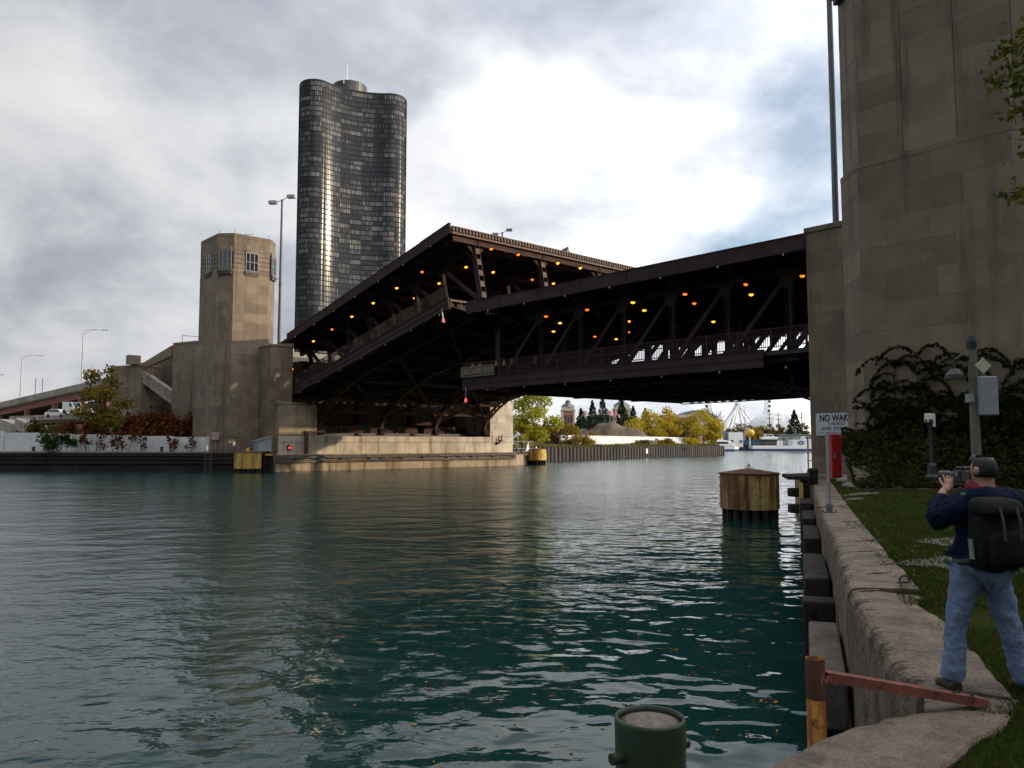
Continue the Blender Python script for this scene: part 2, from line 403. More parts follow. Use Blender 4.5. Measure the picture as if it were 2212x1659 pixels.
# ------------------------------------------------------------------ bridge
XW, XE = 49., 85.4
XT = [52.8, 62.4, 72.0, 81.6]
ZT = 8.7
PAN = 5.1
def build_leaf(root, sg, L_low, name_tip):
    """closed leaf; local y = sg*s, local z = z-ZT"""
    def q(x, s, z): return (x, sg*s, z-ZT)
    def bx(mb, x0, x1, s0, s1, z0, z1): mb.box(x0, x1, min(sg*s0, sg*s1), max(sg*s0, sg*s1), z0-ZT, z1-ZT)
    ST, IN = M['steel'], M['steel_in']
    L0, L1 = (4.65 if sg < 0 else 5.46), 41.0; F0 = 4.0 if sg < 0 else 8.7; R0 = 3.0 if sg < 0 else 5.46
    # upper deck with plate fascias
    mb = MB(); bx(mb, XW+.25, XE-.25, L0-4, L1, 16.85, 17.1); mb.build('upper_deck', M['deck'], root)
    nseg = 7; w = (L1-L0)/nseg
    for k in range(nseg):
        a, b = L0+k*w, L0+(k+1)*w-.012
        for x0, x1 in ((XW, XW+.22), (XE-.22, XE)):
            mb = MB()
            if k == nseg-1:
                pts = [q(x0, a, 16.4), q(x0, b-.15, 16.4), q(x0, b+.05, 16.75), q(x0, b-.02, 17.45), q(x0, a, 17.4)]
            elif k == 0: pts = [q(x0, a+.1, 16.45), q(x0, b, 16.4), q(x0, b, 17.4), q(x0, a-.1, 17.4)]
            else: pts = [q(x0, a, 16.4), q(x0, b, 16.4), q(x0, b, 17.4), q(x0, a, 17.4)]
            mb.plate(pts, (x1-x0, 0, 0)); mb.build('fascia_panel', ST, root)
            mb = MB(); bx(mb, min(x0, x0-.07 if x0 < 60 else x0), max(x1, x1+.07 if x0 > 60 else x1), a, b, 16.34, 16.397); bx(mb, x0-.05, x1+.05, a, b, 17.455 if k == nseg-1 else 17.403, 17.51 if k == nseg-1 else 17.46)
            mb.build('fascia_flange', ST, root)
            mb = MB(); bx(mb, x0-.035, x1+.035, a-.07, a+.07, 16.42, 17.38); mb.build('splice_plate', ST, root)
    # lower deck, kerb fascias and railings
    mb = MB(); bx(mb, XW+.25, XE-.25, .5, L_low, 9.62, 9.86); mb.build('lower_deck', M['deck'], root)
    nseg = 7; w = (L_low-F0)/nseg
    for k in range(nseg):
        a, b = F0+k*w, F0+(k+1)*w-.012
        for x0, x1 in ((XW, XW+.22), (XE-.22, XE)):
            mb = MB(); bx(mb, x0, x1, a, b, 8.85, 9.95); bx(mb, x0-.12, x1+.12, a, b, 8.79, 8.846); bx(mb, x0-.08, x1+.08, a, b, 9.955, 10.02)
            bx(mb, x0-.05, x1+.05, a, b, 9.36, 9.42); mb.build('lower_fascia_panel', ST, root)
    for x0 in (XW+.1, XE-.1):
        mb = MB(); n = int((L_low-R0)/.16)
        for k in range(n):
            s = R0+.2+k*.16; mb.beam(q(x0, s, 10.05), q(x0, s, 11.38), .022, .05)
        r = mb.build('railing_bars', ST, root, kind='stuff')
        mb = MB()
        for zz in (10.16, 11.40, 10.85): mb.beam(q(x0, R0, zz), q(x0, L_low, zz), .06, .06)
        k = R0+.1
        while k < L_low+.1: mb.beam(q(x0, min(k, L_low-.05), 9.95), q(x0, min(k, L_low-.05), 11.44), .10, .10); k += 2.55
        mb.build('handrail', ST, root)
    # floor systems
    s = 6.4 if sg > 0 else 3.6; k = 0
    while s < L1+.3:
        se = min(s, L1-.25)
        mb = MB(); mb.ibeam(q(XW+.5, se, 16.35), q(XE-.5, se, 16.35), .34, .98, .045); mb.build('floor_beam', IN, root)
        if s < L_low+.6:
            sl = min(s, L_low-.3)
            mb = MB(); mb.ibeam(q(XT[0], sl, 9.12), q(XT[-1], sl, 9.12), .34, .95, .045)
            for x0, x1 in ((XT[0], XW+.25), (XT[-1], XE-.25)):
                mb.plate([q(x0, sl-.02, 8.65), q(x1, sl-.02, 9.2), q(x1, sl-.02, 9.6), q(x0, sl-.02, 9.6)], (0, .04, 0))
                mb.beam(q(x0, sl, 8.63), q(x1, sl, 9.18), .28, .05)
            mb.build('floor_beam', IN, root)
        for x0, x1 in ((XT[0], XW+.25), (XT[-1], XE-.25)):
            mb = MB(); mb.plate([q(x0, se-.02, 14.9), q(x0+(x1-x0)*.35, se-.02, 15.75), q(x1, se-.02, 16.4), q(x1, se-.02, 16.8), q(x0, se-.02, 16.8)], (0, .045, 0))
            mb.beam(q(x0, se, 14.88), q(x0+(x1-x0)*.35, se, 15.73), .26, .05); mb.beam(q(x0+(x1-x0)*.35, se, 15.73), q(x1, se, 16.38), .26, .05)
            mb.build('bracket', IN, root)
        s += PAN; k += 1
    for z, n, sa, sb in ((16.62, 15, .8, L1-.1), (9.42, 15, .8, L_low-.1)):
        mb = MB()
        for i in range(n):
            x = XW+1.2+(XE-XW-2.4)*i/(n-1); mb.ibeam(q(x, sa, z), q(x, sb, z), .2, .42, .03)
        mb.build('stringers', IN, root, kind='stuff')
    # trusses
    rib = [(4.3, 4.2), (4.9, 5.15), (5.9, 6.0), (7.0, 6.55), (8.6, 7.12), (11.2, 7.85), (14.5, 8.35), (18, 8.6), (24, 8.55), (31, 8.45), (39, 8.4)]
    def ribz(s):
        for (a, za), (b, zb) in zip(rib, rib[1:]):
            if a <= s <= b: return za+(zb-za)*(s-a)/(b-a)
        return rib[-1][1]
    posts = [3.6+PAN*k for k in range(8)]
    for ti, x in enumerate(XT):
        tr = MB(); bx(tr, x-.22, x+.22, 1.0, L1-.3, 15.7, 16.3)
        tr = tr.build('truss', ST, root)
        mb = MB(); bx(mb, x-.2, x+.2, 3.0, L_low-.3, 9.9, 10.35); mb.build('lower_chord', ST, tr)
        for k, s in enumerate(posts):
            if s > 39.4: s = 39.6
            mb = MB()
            if k == 7:
                pass
            else:
                mb.ibeam(q(x, s, 10.3), q(x, s, 15.75), .42, .46, .05, up=(0, 1, 0))
                mb.plate([q(x-.27, s-.8, 15.75), q(x-.27, s-.25, 14.75), q(x-.27, s+.25, 14.75), q(x-.27, s+.8, 15.75), q(x-.27, s+.8, 16.05), q(x-.27, s-.8, 16.05)], (.04, 0, 0))
                mb.build('post', ST, tr)
            if k < 7:
                s2 = posts[k+1] if k < 6 else 39.6
                a, b = (s, s2)           # falls towards the river
                mb = MB(); mb.ibeam(q(x, a+.15, 15.6), q(x, b-.2, 10.35), .34, .34, .05, up=(1, 0, 0)); mb.build('diagonal', ST, tr)
        # end post of built-up box with batten plates
        e = MB(); s = 40.2
        for dx in (-.3, .3): bx(e, x+dx-.03, x+dx+.03, s-.35, s+.35, 9.9, 16.2)
        bx(e, x-.26, x+.26, s-.35, s-.29, 9.9, 16.2)
        e = e.build('end_post', ST, tr)
        mb = MB()
        for z in np.arange(10.0, 16, 1.22): bx(mb, x-.27, x+.27, s+.30, s+.34, z, z+.62)
        mb.build('batten_plates', M['rust_plate'], tr)
        # knee brace and gusset between end post and upper deck
        for dx in (1, -1):
            mb = MB(); mb.plate([q(x+dx*.3, s, 13.9), q(x+dx*.55, s, 15.1), q(x+dx*1.3, s, 15.85), q(x+dx*.3, s, 15.85)], (0, .05*sg, 0)); mb.build('gusset', IN, tr)
        # arched rib: two lattice flanges
        r1 = MB()
        P1 = [q(x, s, z) for s, z in rib]; P2 = [q(x, s, z+.62) for s, z in rib]
        for A in (P1, P2):
            for a, b in zip(A, A[1:]): r1.beam(a, b, .55, .09)
        r1 = r1.build('arch_rib', IN, tr)
        mb = MB(); seq = []; s = 4.5
        while s < 38.5: seq.append(s); s += .55
        for i, (a, b) in enumerate(zip(seq, seq[1:])):
            for dx in (-.22, .22):
                za, zb = ribz(a), ribz(b)
                if i % 2: za += .6
                else: zb += .6
                mb.beam(q(x+dx, a, za), q(x+dx, b, zb), .05, .10)
        mb.build('lacing', IN, r1, kind='stuff')
        for s in posts[1:]:
            s = min(s, 39); mb = MB(); mb.ibeam(q(x, s, ribz(s)+.6), q(x, s, 10.0), .35, .3, .04, up=(0, 1, 0)); mb.build('rib_post', IN, r1)
        mb = MB(); bx(mb, x-.42, x+.42, 4.0, 4.75, 3.95, 4.6); bx(mb, x-.5, x+.5, 3.7, 4.95, 3.8, 3.96)
        for k in range(4): bx(mb, x-.40+.22*k, x-.32+.22*k, 4.75, 4.86, 3.98, 4.5)
        mb.build('bearing_shoe', M['steel'], r1)
    # lateral bracing between the ribs: struts, crosses and gussets
    nodes = [6.2, 8.7, 13.8, 18.9, 24.0, 29.1, 34.2, 39.0]
    for xa, xb in zip(XT, XT[1:]):
        for i, s in enumerate(nodes):
            mb = MB(); mb.ibeam(q(xa, s, ribz(s)+.3), q(xb, s, ribz(s)+.3), .3, .45, .04); mb.build('strut', IN, root)
        for a, b in ((4.9, 13.8), (13.8, 24.0), (24.0, 34.2)):
            za, zb = ribz(a)+.35, ribz(b)+.35; xm = (xa+xb)/2; sm = (a+b)/2; zm = ribz(sm)+.25
            for xx, ss, zz in ((xa, a, za), (xb, a, za), (xa, b, zb), (xb, b, zb)):
                mb = MB(); mb.ibeam(q(xx, ss, zz), q(xm, sm, zm), .32, .34, .04); mb.build('lateral_brace', IN, root)
            mb = MB(); mb.plate([q(xm-.9, sm, zm+.22), q(xm-.35, sm-.7, zm+.22), q(xm+.35, sm-.7, zm+.22), q(xm+.9, sm, zm+.22), q(xm+.35, sm+.7, zm+.22), q(xm-.35, sm+.7, zm+.22)], (0, 0, .05)); mb.build('gusset', IN, root)
        # sway frame up to the deck
        for s in (8.7, 13.8, 18.9, 24.0, 29.1, 34.2):
            mb = MB(); zz = ribz(s)+.5
            if 9.1-zz > .5: mb.beam(q(xa, s, zz), q((xa+xb)/2, s, 8.75), .14, .14); mb.beam(q(xb, s, zz), q((xa+xb)/2, s, 8.75), .14, .14); mb.build('sway_brace', IN, root)
    # finger joint at the tip of both decks
    mb = MB()
    x = XW+.3
    while x < XE-.3: bx(mb, x, x+.22, L1, L1+.16, 16.62, 17.06); x += .44
    bx(mb, XW+.25, XE-.25, L1-.02, L1+.04, 16.35, 16.6); bx(mb, XW+.25, XE-.25, L1, L1+.20, 17.062, 17.16)
    mb.build('finger_joint', M['rust_plate'], root, kind='stuff')
    mb = MB(); x = XW+.3
    while x < XE-.3: bx(mb, x, x+.09, L_low, L_low+.06, 9.0, 9.6); x += 1.25
    bx(mb, XW+.25, XE-.25, L_low, L_low+.10, 9.62, 9.84); mb.build('lower_joint', M['rust_plate'], root)
    mb = MB(); bx(mb, XW+.5, XE-.5, L1-.35, L1-.3, 15.75, 16.35); mb.build('end_beam', IN, root)
    # concrete median barrier on the upper deck
    xm = 66.6
    mb = MB(); mb.plate([q(xm-.35, L0, 17.11), q(xm+.35, L0, 17.11), q(xm+.3, L0, 17.35), q(xm+.1, L0, 17.5), q(xm+.08, L0, 17.95), q(xm-.08, L0, 17.95), q(xm-.1, L0, 17.5), q(xm-.3, L0, 17.35)], (0, sg*(L1-L0), 0)); mb.build('median_barrier', M['conc'], root)
    # tip navigation light
    mb = MB(); s = L_low-.9
    mb.beam(q(XW-.22, s, 9.1), q(XW-.22, s, 7.6), .07, .07); mb.beam(q(XW, s, 9.0), q(XW-.22, s, 9.0), .07, .07); bx(mb, XW-.36, XW-.08, s-.14, s+.14, 7.55, 7.68)
    mb.lathe([(.10, 0), (.10, .06), (.02, .08)], q(XW-.22, s, 7.92), 10)
    nv = mb.build('navigation_light', M['galv'], root)
    mb = MB(); mb.lathe([(.11, 0), (.12, .12), (.10, .25)], q(XW-.22, s, 7.68), 10); mb.build('lens', M['red_lamp'], nv)
    # small white marker lights under the fascias
    for z in (8.72, 16.30):
        for k in range(7):
            s = 7+PAN*k
            mb = MB(); mb.lathe([(.075, -.11), (.07, -.03), (.03, .05)], q(XW-.06, s, z), 8); mb.build('marker_fixture', M['galv'], root)

def lamp_part(root, x, s, z, sg, on=True):
    mb = MB(); p = (x, sg*s, z-ZT)
    mb.lathe([(.06, .62), (.06, .30), (.17, .22), (.20, .08), (.20, .02)], p, 10)
    o = mb.build('deck_lamp', M['steel'], root)
    mb = MB(); mb.lathe([(.185, .018), (.175, -.05), (.10, -.12), (.02, -.14)], p, 10); mb.build('lens', M['orange_lamp'] if on else M['orange_dim'], o)

def leaf_root(name, loc, label): return thing(name, loc, label, 'bridge')
leafN = leaf_root('bridge_leaf', (0, 102, ZT), 'raised dark steel bridge leaf hinged beside the sunlit stone tower')
build_leaf(leafN, -1, 39.2, 'north')
leafN.rotation_euler = (-R_(12.41), 0, 0)
leafS = leaf_root('bridge_leaf', (0, 20, ZT), 'lowered dark steel bridge leaf carrying the street name board')
build_leaf(leafS, 1, 41.6, 'south')
for x, s in [(51.3, 12.4), (51.3, 17.4), (51.3, 22.4), (51.3, 27.5), (51.3, 32.6), (55.2, 30.5), (55.2, 25.5), (55.2, 35.6), (54.7, 40.6), (58.6, 40.6), (59.2, 35.6), (65.4, 35.6), (64.8, 40.6), (68.6, 40.6), (69., 35.6), (55.2, 20.5), (51.3, 7.4)]:
    lamp_part(leafN, x, s, 15.75, -1, int(x*7+s*3) % 4 != 0)
for x, y in [(52.6, 27.6), (52.3, 31.9), (56.3, 33.9), (52.2, 37.3), (56.3, 39.3), (52.1, 42.5), (56., 44.4), (60., 49.5), (65.9, 54.4), (69.3, 59.0), (66.3, 44.1), (69.8, 49.), (51.9, 52.7), (55.8, 54.7), (59.6, 59.4), (52., 47.6), (65.9, 59.2)]:
    lamp_part(leafS, x, y-20, 15.45, 1, int(x*5+y*3) % 3 != 0)
# street name board on the railing of the lowered leaf
sb = thing('street_sign', (48.8, 58.95, 10.02), 'dark LAKE SHORE DRIVE name board with gold letters on the bridge railing', 'sign')
M['sign_dk'] = flat('sign_board', (.012, .012, .011), .5); M['gold'] = mat('gold_leaf', (.27, .20, .075), .45, .15, 6.)
mb = MB(); mb.box(-.05, .05, -2.55, 2.55, 0, 1.0); mb.build('board', M['sign_dk'], sb)
mb = MB()
for a, b in ((.03, .07), (.93, .97)): mb.box(-.062, -.052, -2.5, 2.5, a, b)
for a in (-2.5, 2.46): mb.box(-.062, -.052, a, a+.04, .072, .928)
mb.build('border', M['gold'], sb)
text_mesh('LAKE SHORE DRIVE', .72, M['gold'], 'lettering', sb, (-.056, 0, .5), (R_(90), 0, R_(-90)), .006, sx=.74, bold=.008)
# ------------------------------------------------------------------ bridge houses (stone towers)
def tower(name, label, x0, x1, y0, y1, c, zb, faces, off, seed, bw=2.3):
    root = thing(name, ((x0+x1)/2, (y0+y1)/2, 0), label, 'tower')
    def octo(o, cc):
        X0, X1, Y0, Y1 = x0-o, x1+o, y0-o, y1+o; cc = cc+o*.41
        return dict(A=(X0+cc, Y0), B=(X1-cc, Y0), C=(X1, Y0+cc), D=(X1, Y1-cc), E=(X1-cc, Y1), F=(X0+cc, Y1), G=(X0, Y1-cc), H=(X0, Y0+cc))
    FA = dict(S='AB', SE='BC', E='CD', NE='DE', N='EF', NW='FG', W='GH', SW='HA')
    core = octo(-.09, c); MB().prism([core[k] for k in 'ABCDEFGH'], zb, 30.7).build('core', M['stone_core'], root, world=True)
    core = octo(off-.09, c); MB().prism([core[k] for k in 'ABCDEFGH'], zb, 16.6).build('base_core', M['stone_core'], root, world=True)
    lo, hi, cap = octo(off, c), octo(0, c), octo(-.04, c)
    cp = octo(off+.02, c); MB().prism([cp[k] for k in 'ABCDEFGH'], 16.6, 16.85).build('base_coping', M['stone'], root, world=True)
    ct = octo(.02, c); MB().prism([ct[k] for k in 'ABCDEFGH'], 30.65, 31.15).build('roof_slab', M['stone'], root, world=True, bevel=.04)
    for fi, fn in enumerate(faces):
        a, b = FA[fn]; main = len(fn) == 1
        P, Q = Vector(lo[a]), Vector(lo[b])
        ashlar(root, P, Q, zb, 16.6, 1.32, bw*1.05, STONE_ME, seed=seed+fi)
        P, Q = Vector(hi[a]), Vector(hi[b]); d = (Q-P); ln = d.length; d.normalize(); n = Vector((d.y, -d.x))
        if main:      # three vertical strips parted by grooves
            cuts = [(0, ln*.32), (ln*.32+.015, ln*.68-.015), (ln*.68, ln)]
        else: cuts = [(0, .10*ln), (.10*ln+.025, .90*ln-.025), (.90*ln, ln)] if ln > 1.5 else [(0, ln)]
        for k, (u, v) in enumerate(cuts):
            ashlar(root, P+d*u, P+d*v, 16.85, 26.0, 1.30, bw, STONE_ME, seed=seed*3+fi*7+k)
            if main and k == 1: continue
            if not main and k == 1: continue
            ashlar(root, P+d*u, P+d*v, 26.0, 29.0, .6, 9, STONE_ME, seed=seed*5+fi*7+k, joint=.07)   # grooved bands beside the windows
        ashlar(root, P, Q, 29.0, 30.65, .825, bw*.9, STONE_ME, seed=seed*11+fi)
        # window: recess, frame, sashes, sill
        u, v = cuts[1] if len(cuts) > 1 else (0, ln)
        pr = .05 if main else .22
        mid = P+d*(u+v)/2; w = v-u; rz = math.atan2(d.y, d.x)
        wn = bpy.data.objects.new('window', None); COL.objects.link(wn); wn.parent = root
        wn.location = (mid.x-root.location.x, mid.y-root.location.y, 0); wn.rotation_euler = (0, 0, rz)
        hw = min(w/2-.04, .98 if main else .86)
        g = MB(); g.box(-hw+.05, hw-.05, -pr-.02, -pr+.02, 26.4, 28.75); g.build('pane', M['glass'], wn)
        fr = MB()
        for xx in (-hw, -hw*.36, hw*.36, hw):
            fr.box(xx-.045, xx+.045, -pr-.07, -pr+.06, 26.36, 28.8)
        for zz in (26.36, 27.55, 28.72): fr.box(-hw, hw, -pr-.062, -pr+.05, zz, zz+.08)
        fr.build('frame', M['window_frame'], wn)
        s = MB(); s.box(-hw-.15, hw+.15, -pr-.2, .1, 26.02, 26.3); s.box(-hw-.05, hw+.05, -pr-.1, .1, 25.72, 26.015); s.build('sill', M['stone_dk'], wn)
        hd = MB(); hd.box(-hw-.05, hw+.05, -pr-.02, .1, 28.83, 29.0)
        if not main:
            hd.box(-hw-.02, hw+.02, -pr-.02, .1, 29.02, 29.2); hd.box(-hw+.04, hw-.04, -pr+.06, .1, 29.22, 29.4)
        hd.build('head', M['stone'], wn)
        if main and w/2 > hw+.1:
            for sgn in (-1, 1):
                j = MB(); j.box(min(sgn*hw, sgn*w/2), max(sgn*hw, sgn*w/2), -.012, .3, 26.02, 29.0); j.build('jamb', M['stone'], wn)
    return root
M['window_frame'] = mat('window_frame', (.22, .225, .23), .5, .1, 3.)
M['stone_dk'] = mat('weathered_sill', (.12, .105, .09), .85, .25, 1.5)
towerN = tower('stone_tower', 'sunlit limestone bridge tower with corner bay windows across the river', 40.6, 48.6, 101, 110, 1.55, 1.5, ['W', 'SW', 'S', 'SE'], .35, 11)
towerS = tower('stone_tower', 'huge shaded limestone bridge tower behind the ivy and lawn', 37.0, 48.2, 8.6, 17.9, 1.5, 1.0, ['W', 'NW', 'SW', 'N'], .10, 47)
# lightning rods and wind vane on the north tower roof
mb = MB()
for x, y in ((42.3, 101.3), (47, 101.2), (48.3, 103), (41, 103)): mb.tube([(x, y, 31.1), (x, y, 31.55)], .03, 5); mb.lathe([(.02, 0), (.07, .06), (.07, .16), (.02, .22)], (x, y, 31.5), 6)
mb.build('finials', M['galv_dk'], towerN, world=True)
mb = MB(); mb.tube([(45, 103, 31.1), (45, 103, 31.9)], .03, 5); mb.beam((44.6, 103.2, 31.85), (45.4, 102.8, 31.85), .03, .05)
mb.lathe([(.02, 0), (.10, .05), (.02, .12)], (45.4, 102.8, 31.8), 6); mb.tube([(44.6, 103.2, 31.7), (44.6, 103.2, 32.05)], .03, 5); mb.build('wind_vane', M['galv_dk'], towerN, world=True)

# ------------------------------------------------------------------ north pier under the raised leaf
PN = thing('bridge_pier', (67, 98, 0), 'pale stained concrete bridge pier below the raised leaf', 'bridge pier')
PIER_ME = cube_mesh('pier_block', M['pier']); PIERD_ME = cube_mesh('pier_lower_block', M['pier_dk']); WALE_ME = cube_mesh('fender_plank', M['timber_gr'])
mb = MB(); mb.box(46.0, 87.3, 95.75, 125, -1, 2.1); mb.box(46.6, 87.2, 96.45, 124, 2.1, 4.55); mb.build('pier_core', M['pier_dk'], PN, world=True)
ashlar(PN, (46.0, 95.6), (87.3, 95.6), -.3, 1.0, 1.3, 4.1, PIERD_ME, 'pier_block', depth=.4, seed=3)
ashlar(PN, (46.6, 96.3), (87.2, 96.3), 2.12, 3.68, 1.56, 2.3, PIER_ME, 'pier_block', depth=.4, seed=4, joint=.02)
ashlar(PN, (46.6, 96.2), (87.2, 96.2), 3.70, 4.56, .86, 5.6, PIER_ME, 'pier_block', depth=.5, seed=5, joint=.03)
mb = MB(); mb.box(46.0, 87.3, 95.45, 96.6, 2.0, 2.14); mb.build('ledge', M['pier_dk'], PN, world=True, bevel=.02)
# fender: two rows of planks with packing blocks between
for z0, z1, w in ((1.05, 1.42, 5.6), (1.62, 1.98, 5.0)): ashlar(PN, (46.2, 95.35), (87.1, 95.35), z0, z1, z1-z0, w, WALE_ME, 'fender_plank', depth=.22, seed=int(z0*10), joint=.03)
x = 46.6; k = 0
while x < 87:
    wv = .5 + .9*((k*37) % 5 == 0)
    inst('packing_block', WALE_ME, PN, (x-67, 95.5-98, 1.52), (0, 0, 0), (wv, .16, .2)); x += 2.3+.7*((k*53) % 4); k += 1
# flank walls either side of the ribs
ashlar(PN, (46.6, 96.25), (52.0, 96.25), 4.6, 8.6, 1.33, 2.7, PIERD_ME, 'pier_block', depth=.5, seed=8)
mb = MB(); mb.prism([(46.6, 96.5), (52.0, 96.5), (52.0, 110), (46.6, 110)], 4.5, [8.7, 8.7, 8.7, 8.7]); mb.build('flank_wall', M['pier_dk'], PN, world=True)
mb = MB(); mb.prism([(46.5, 96.2), (50.6, 96.2), (50.6, 98), (46.5, 98)], 8.65, [9.1, 8.8, 8.8, 9.1]); mb.build('flank_cap', M['pier_dk'], PN, world=True)
ashlar(PN, (82.3, 96.25), (87.2, 96.25), 4.6, 10.2, 1.12, 1.6, PIER_ME, 'pier_block', depth=.5, seed=9)
ashlar(PN, (87.2, 96.25), (87.2, 104), 4.6, 10.2, 1.12, 2.6, PIER_ME, 'pier_block', depth=.5, seed=10)
mb = MB(); mb.box(82.4, 87.0, 96.5, 110, 4.5, 10.15); mb.build('flank_wall', M['pier'], PN, world=True)
mb = MB(); mb.box(46.6, 87.2, 108, 109, 4.5, 16.2); mb.build('tail_pit_wall', M['black'], PN, world=True)  # pit wall and floor coloured black to stand in for the recess shade
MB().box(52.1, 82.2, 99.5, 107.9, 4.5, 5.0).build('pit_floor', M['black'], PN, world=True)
for xa, xb in zip(XT, XT[1:]):
    for h0, h1 in ((.06, .48), (.52, .94)):
        u0, u1 = xa+(xb-xa)*h0, xa+(xb-xa)*h1; mb = MB(); mb.plate([(u0, 100.6, 5.0), (u1, 100.6, 5.0), (u1, 100.6, 5.7), (u1-.5, 100.6, 6.15), (u0+.5, 100.6, 6.15), (u0, 100.6, 5.7)], (0, .3, 0)); mb.build('machinery_guard', M['steel_in'], PN, world=True)
    mb = MB(); mb.box(xa+.5, xb-.5, 103.6, 106.8, 6.4, 15.2); mb.build('counterweight', M['steel_in'], PN, world=True)  # dark boxes added in the pit to block the view and darken it
mb = MB(); mb.box(50.2, 50.65, 95.9, 96.22, 2.2, 5.2); mb.box(50.2, 52.4, 95.95, 96.15, 5.0, 5.2); mb.build('drain_pipe', M['rust'], PN, world=True)
for x, z in ((83.6, 3.6), (84.2, 4.0)):
    mb = MB(); mb.box(x, x+.45, 95.9, 96.2, z-.2, z+.1); mb.tube([(x+.2, 95.9, z), (x+.2, 95.9, z+.9)], .1, 6); mb.build('rusty_bracket', M['rust'], PN, world=True)
# wing wall tying tower and pier
WN = thing('wing_wall', (47.2, 98.5, 0), 'stone wing wall joining the sunlit tower to the bridge', 'wall')
MB().box(45.9, 48.8, 97.4, 108, 2, 16.2).build('core', M['stone_core'], WN, world=True)
ashlar(WN, (45.8, 97.3), (48.9, 97.3), 2.2, 16.2, 1.4, 1.6, STONE_ME, seed=20)
ashlar(WN, (45.8, 101), (45.8, 97.3), 2.2, 16.2, 1.4, 1.9, STONE_ME, seed=21)
ashlar(WN, (48.9, 97.3), (48.9, 108), 2.2, 16.2, 1.4, 2.2, STONE_ME, seed=22)
MB().prism([(45.7, 97.2), (49.0, 97.2), (49.0, 108), (45.7, 108)], 16.2, [16.4, 16.75, 16.75, 16.4]).build('coping', M['stone'], WN, world=True, bevel=.04)
mb = MB(); mb.lathe([(.05, .4), (.2, .2), (.22, 0)], (49.9, 99.5, 13.6), 8); wl = mb.build('lamp_fitting', M['steel'], WN, world=True)
mb = MB(); mb.lathe([(.2, 0), (.15, -.12), (.03, -.17)], (49.9, 99.5, 13.6), 8); mb.build('lens', M['orange_lamp'], WN, world=True)
MB().beam((48.9, 99.5, 14.05), (49.9, 99.5, 14.05), .06, .06).build('lamp_arm', M['steel'], WN, world=True)
# red signal lamp on the pier
rl = thing('signal_lamp', (48.0, 95.9, 3.0), 'small black box with a lit red lens on the stained pier wall', 'lamp')
MB().box(-.2, .2, 0, .3, -.35, .35).build('housing', M['black'], rl)
mb = MB(); mb.tube([(0, -.04, 0), (0, .0, 0)], .13, 10); mb.build('lens', M['red_lamp'], rl)

# ------------------------------------------------------------------ approaches of the double-deck drive
def approach(label, y0, y1):
    r = thing('viaduct', (67.2, (y0+y1)/2, 0), label, 'viaduct')
    for z0, z1, nm in ((16.2, 17.1, 'upper_deck'), (9.0, 9.85, 'lower_deck')):
        MB().box(XW, XE, y0, y1, z0, z1).build(nm, M['conc'], r, world=True)
    for x in (XW, XE-.35): MB().box(x, x+.35, y0, y1, 17.1, 18.0).build('parapet', M['conc'], r, world=True)
    y = y0+5
    while y < y1-3:
        for x in (51, 62, 72.5, 83.4): MB().box(x-.6, x+.6, y-.6, y+.6, 0, 16.2).build('column', M['conc'], r, world=True)
        y += 14
    return r
approach('double-deck drive abutment deck behind the raised leaf', 109.2, 122)
approach('double-deck drive viaduct continuing south behind the shaded tower', -160, 17.5)
# south pier with the block between tower and leaf
PS = thing('bridge_pier', (60, 22, 0), 'brown stone pier block between shaded tower and lowered leaf', 'bridge pier')
MB().box(49.12, 52.2, 17.0, 25.3, -1, 17.5).build('core', M['stone_core'], PS, world=True)
ashlar(PS, (49.0, 25.4), (49.0, 17.0), .2, 17.4, 1.32, 2.0, STONE_ME, seed=30)
ashlar(PS, (52.3, 25.4), (49.0, 25.4), .2, 17.4, 1.32, 1.8, STONE_ME, seed=31)
MB().box(48.9, 52.35, 17.0, 25.5, 17.4, 17.75).build('coping', M['stone'], PS, world=True, bevel=.03)
mb = MB(); mb.box(52.4, 87.2, 19.0, 25.3, -1, 3.7); mb.box(82.4, 87.0, 17.6, 25.3, 3.7, 16.0); mb.box(49.2, 87, 17.55, 18.4, 3.7, 16.1); mb.build('pier_core', M['pier_dk'], PS, world=True)
mb = MB(); mb.box(46, 49.0, 16, 25.0, -1, 1.7); mb.build('footing', M['pier_dk'], PS, world=True)

# ------------------------------------------------------------------ masts
def double_mast(name, base, z1, r0, r1, label, arm_dir, s=1.):
    r = thing(name, base, label, 'street lamp'); h = z1-base[2]
    mb = MB(); n = 8; mb.tube([(0, 0, h*i/n) for i in range(n+1)], [r0+(r1-r0)*i/n for i in range(n+1)], 10); mb.build('mast', M['galv_dk'], r)
    if h > 20:
        mb = MB(); mb.tube([(0, 0, h*.42), (0, 0, h*.42+.35)], r0*.95, 10); mb.tube([(0, 0, h*.42+.1), (0, 0, h*.42+.16)], r0*1.08, 10); mb.build('collar', M['galv_dk'], r)
    d = Vector((math.cos(arm_dir), math.sin(arm_dir), 0))
    for sg, dz in ((-1, -.35), (1, .35)):
        mb = MB(); mb.tube([(0, 0, h-.1), tuple(d*sg*.9*s + Vector((0, 0, h+dz*s)))], .05*s, 6); mb.build('arm', M['galv_dk'], r)
        c = d*sg*1.35*s + Vector((0, 0, h+dz*1.1*s))
        mb = MB(); mb.beam(tuple(c-d*.55*s), tuple(c+d*.55*s), .75*s, .42*s); mb.build('lamp_head', M['galv'], r)
    return r
double_mast('light_mast', (50.5, 104.75, 16.9), 38.2, .25, .14, 'tall dark light mast with twin heads beside the glass tower', R_(-48))
double_mast('light_mast', (50.4, 24.0, 17.7), 62, .21, .12, 'tall dark light mast rising from the shaded pier block', R_(-48))
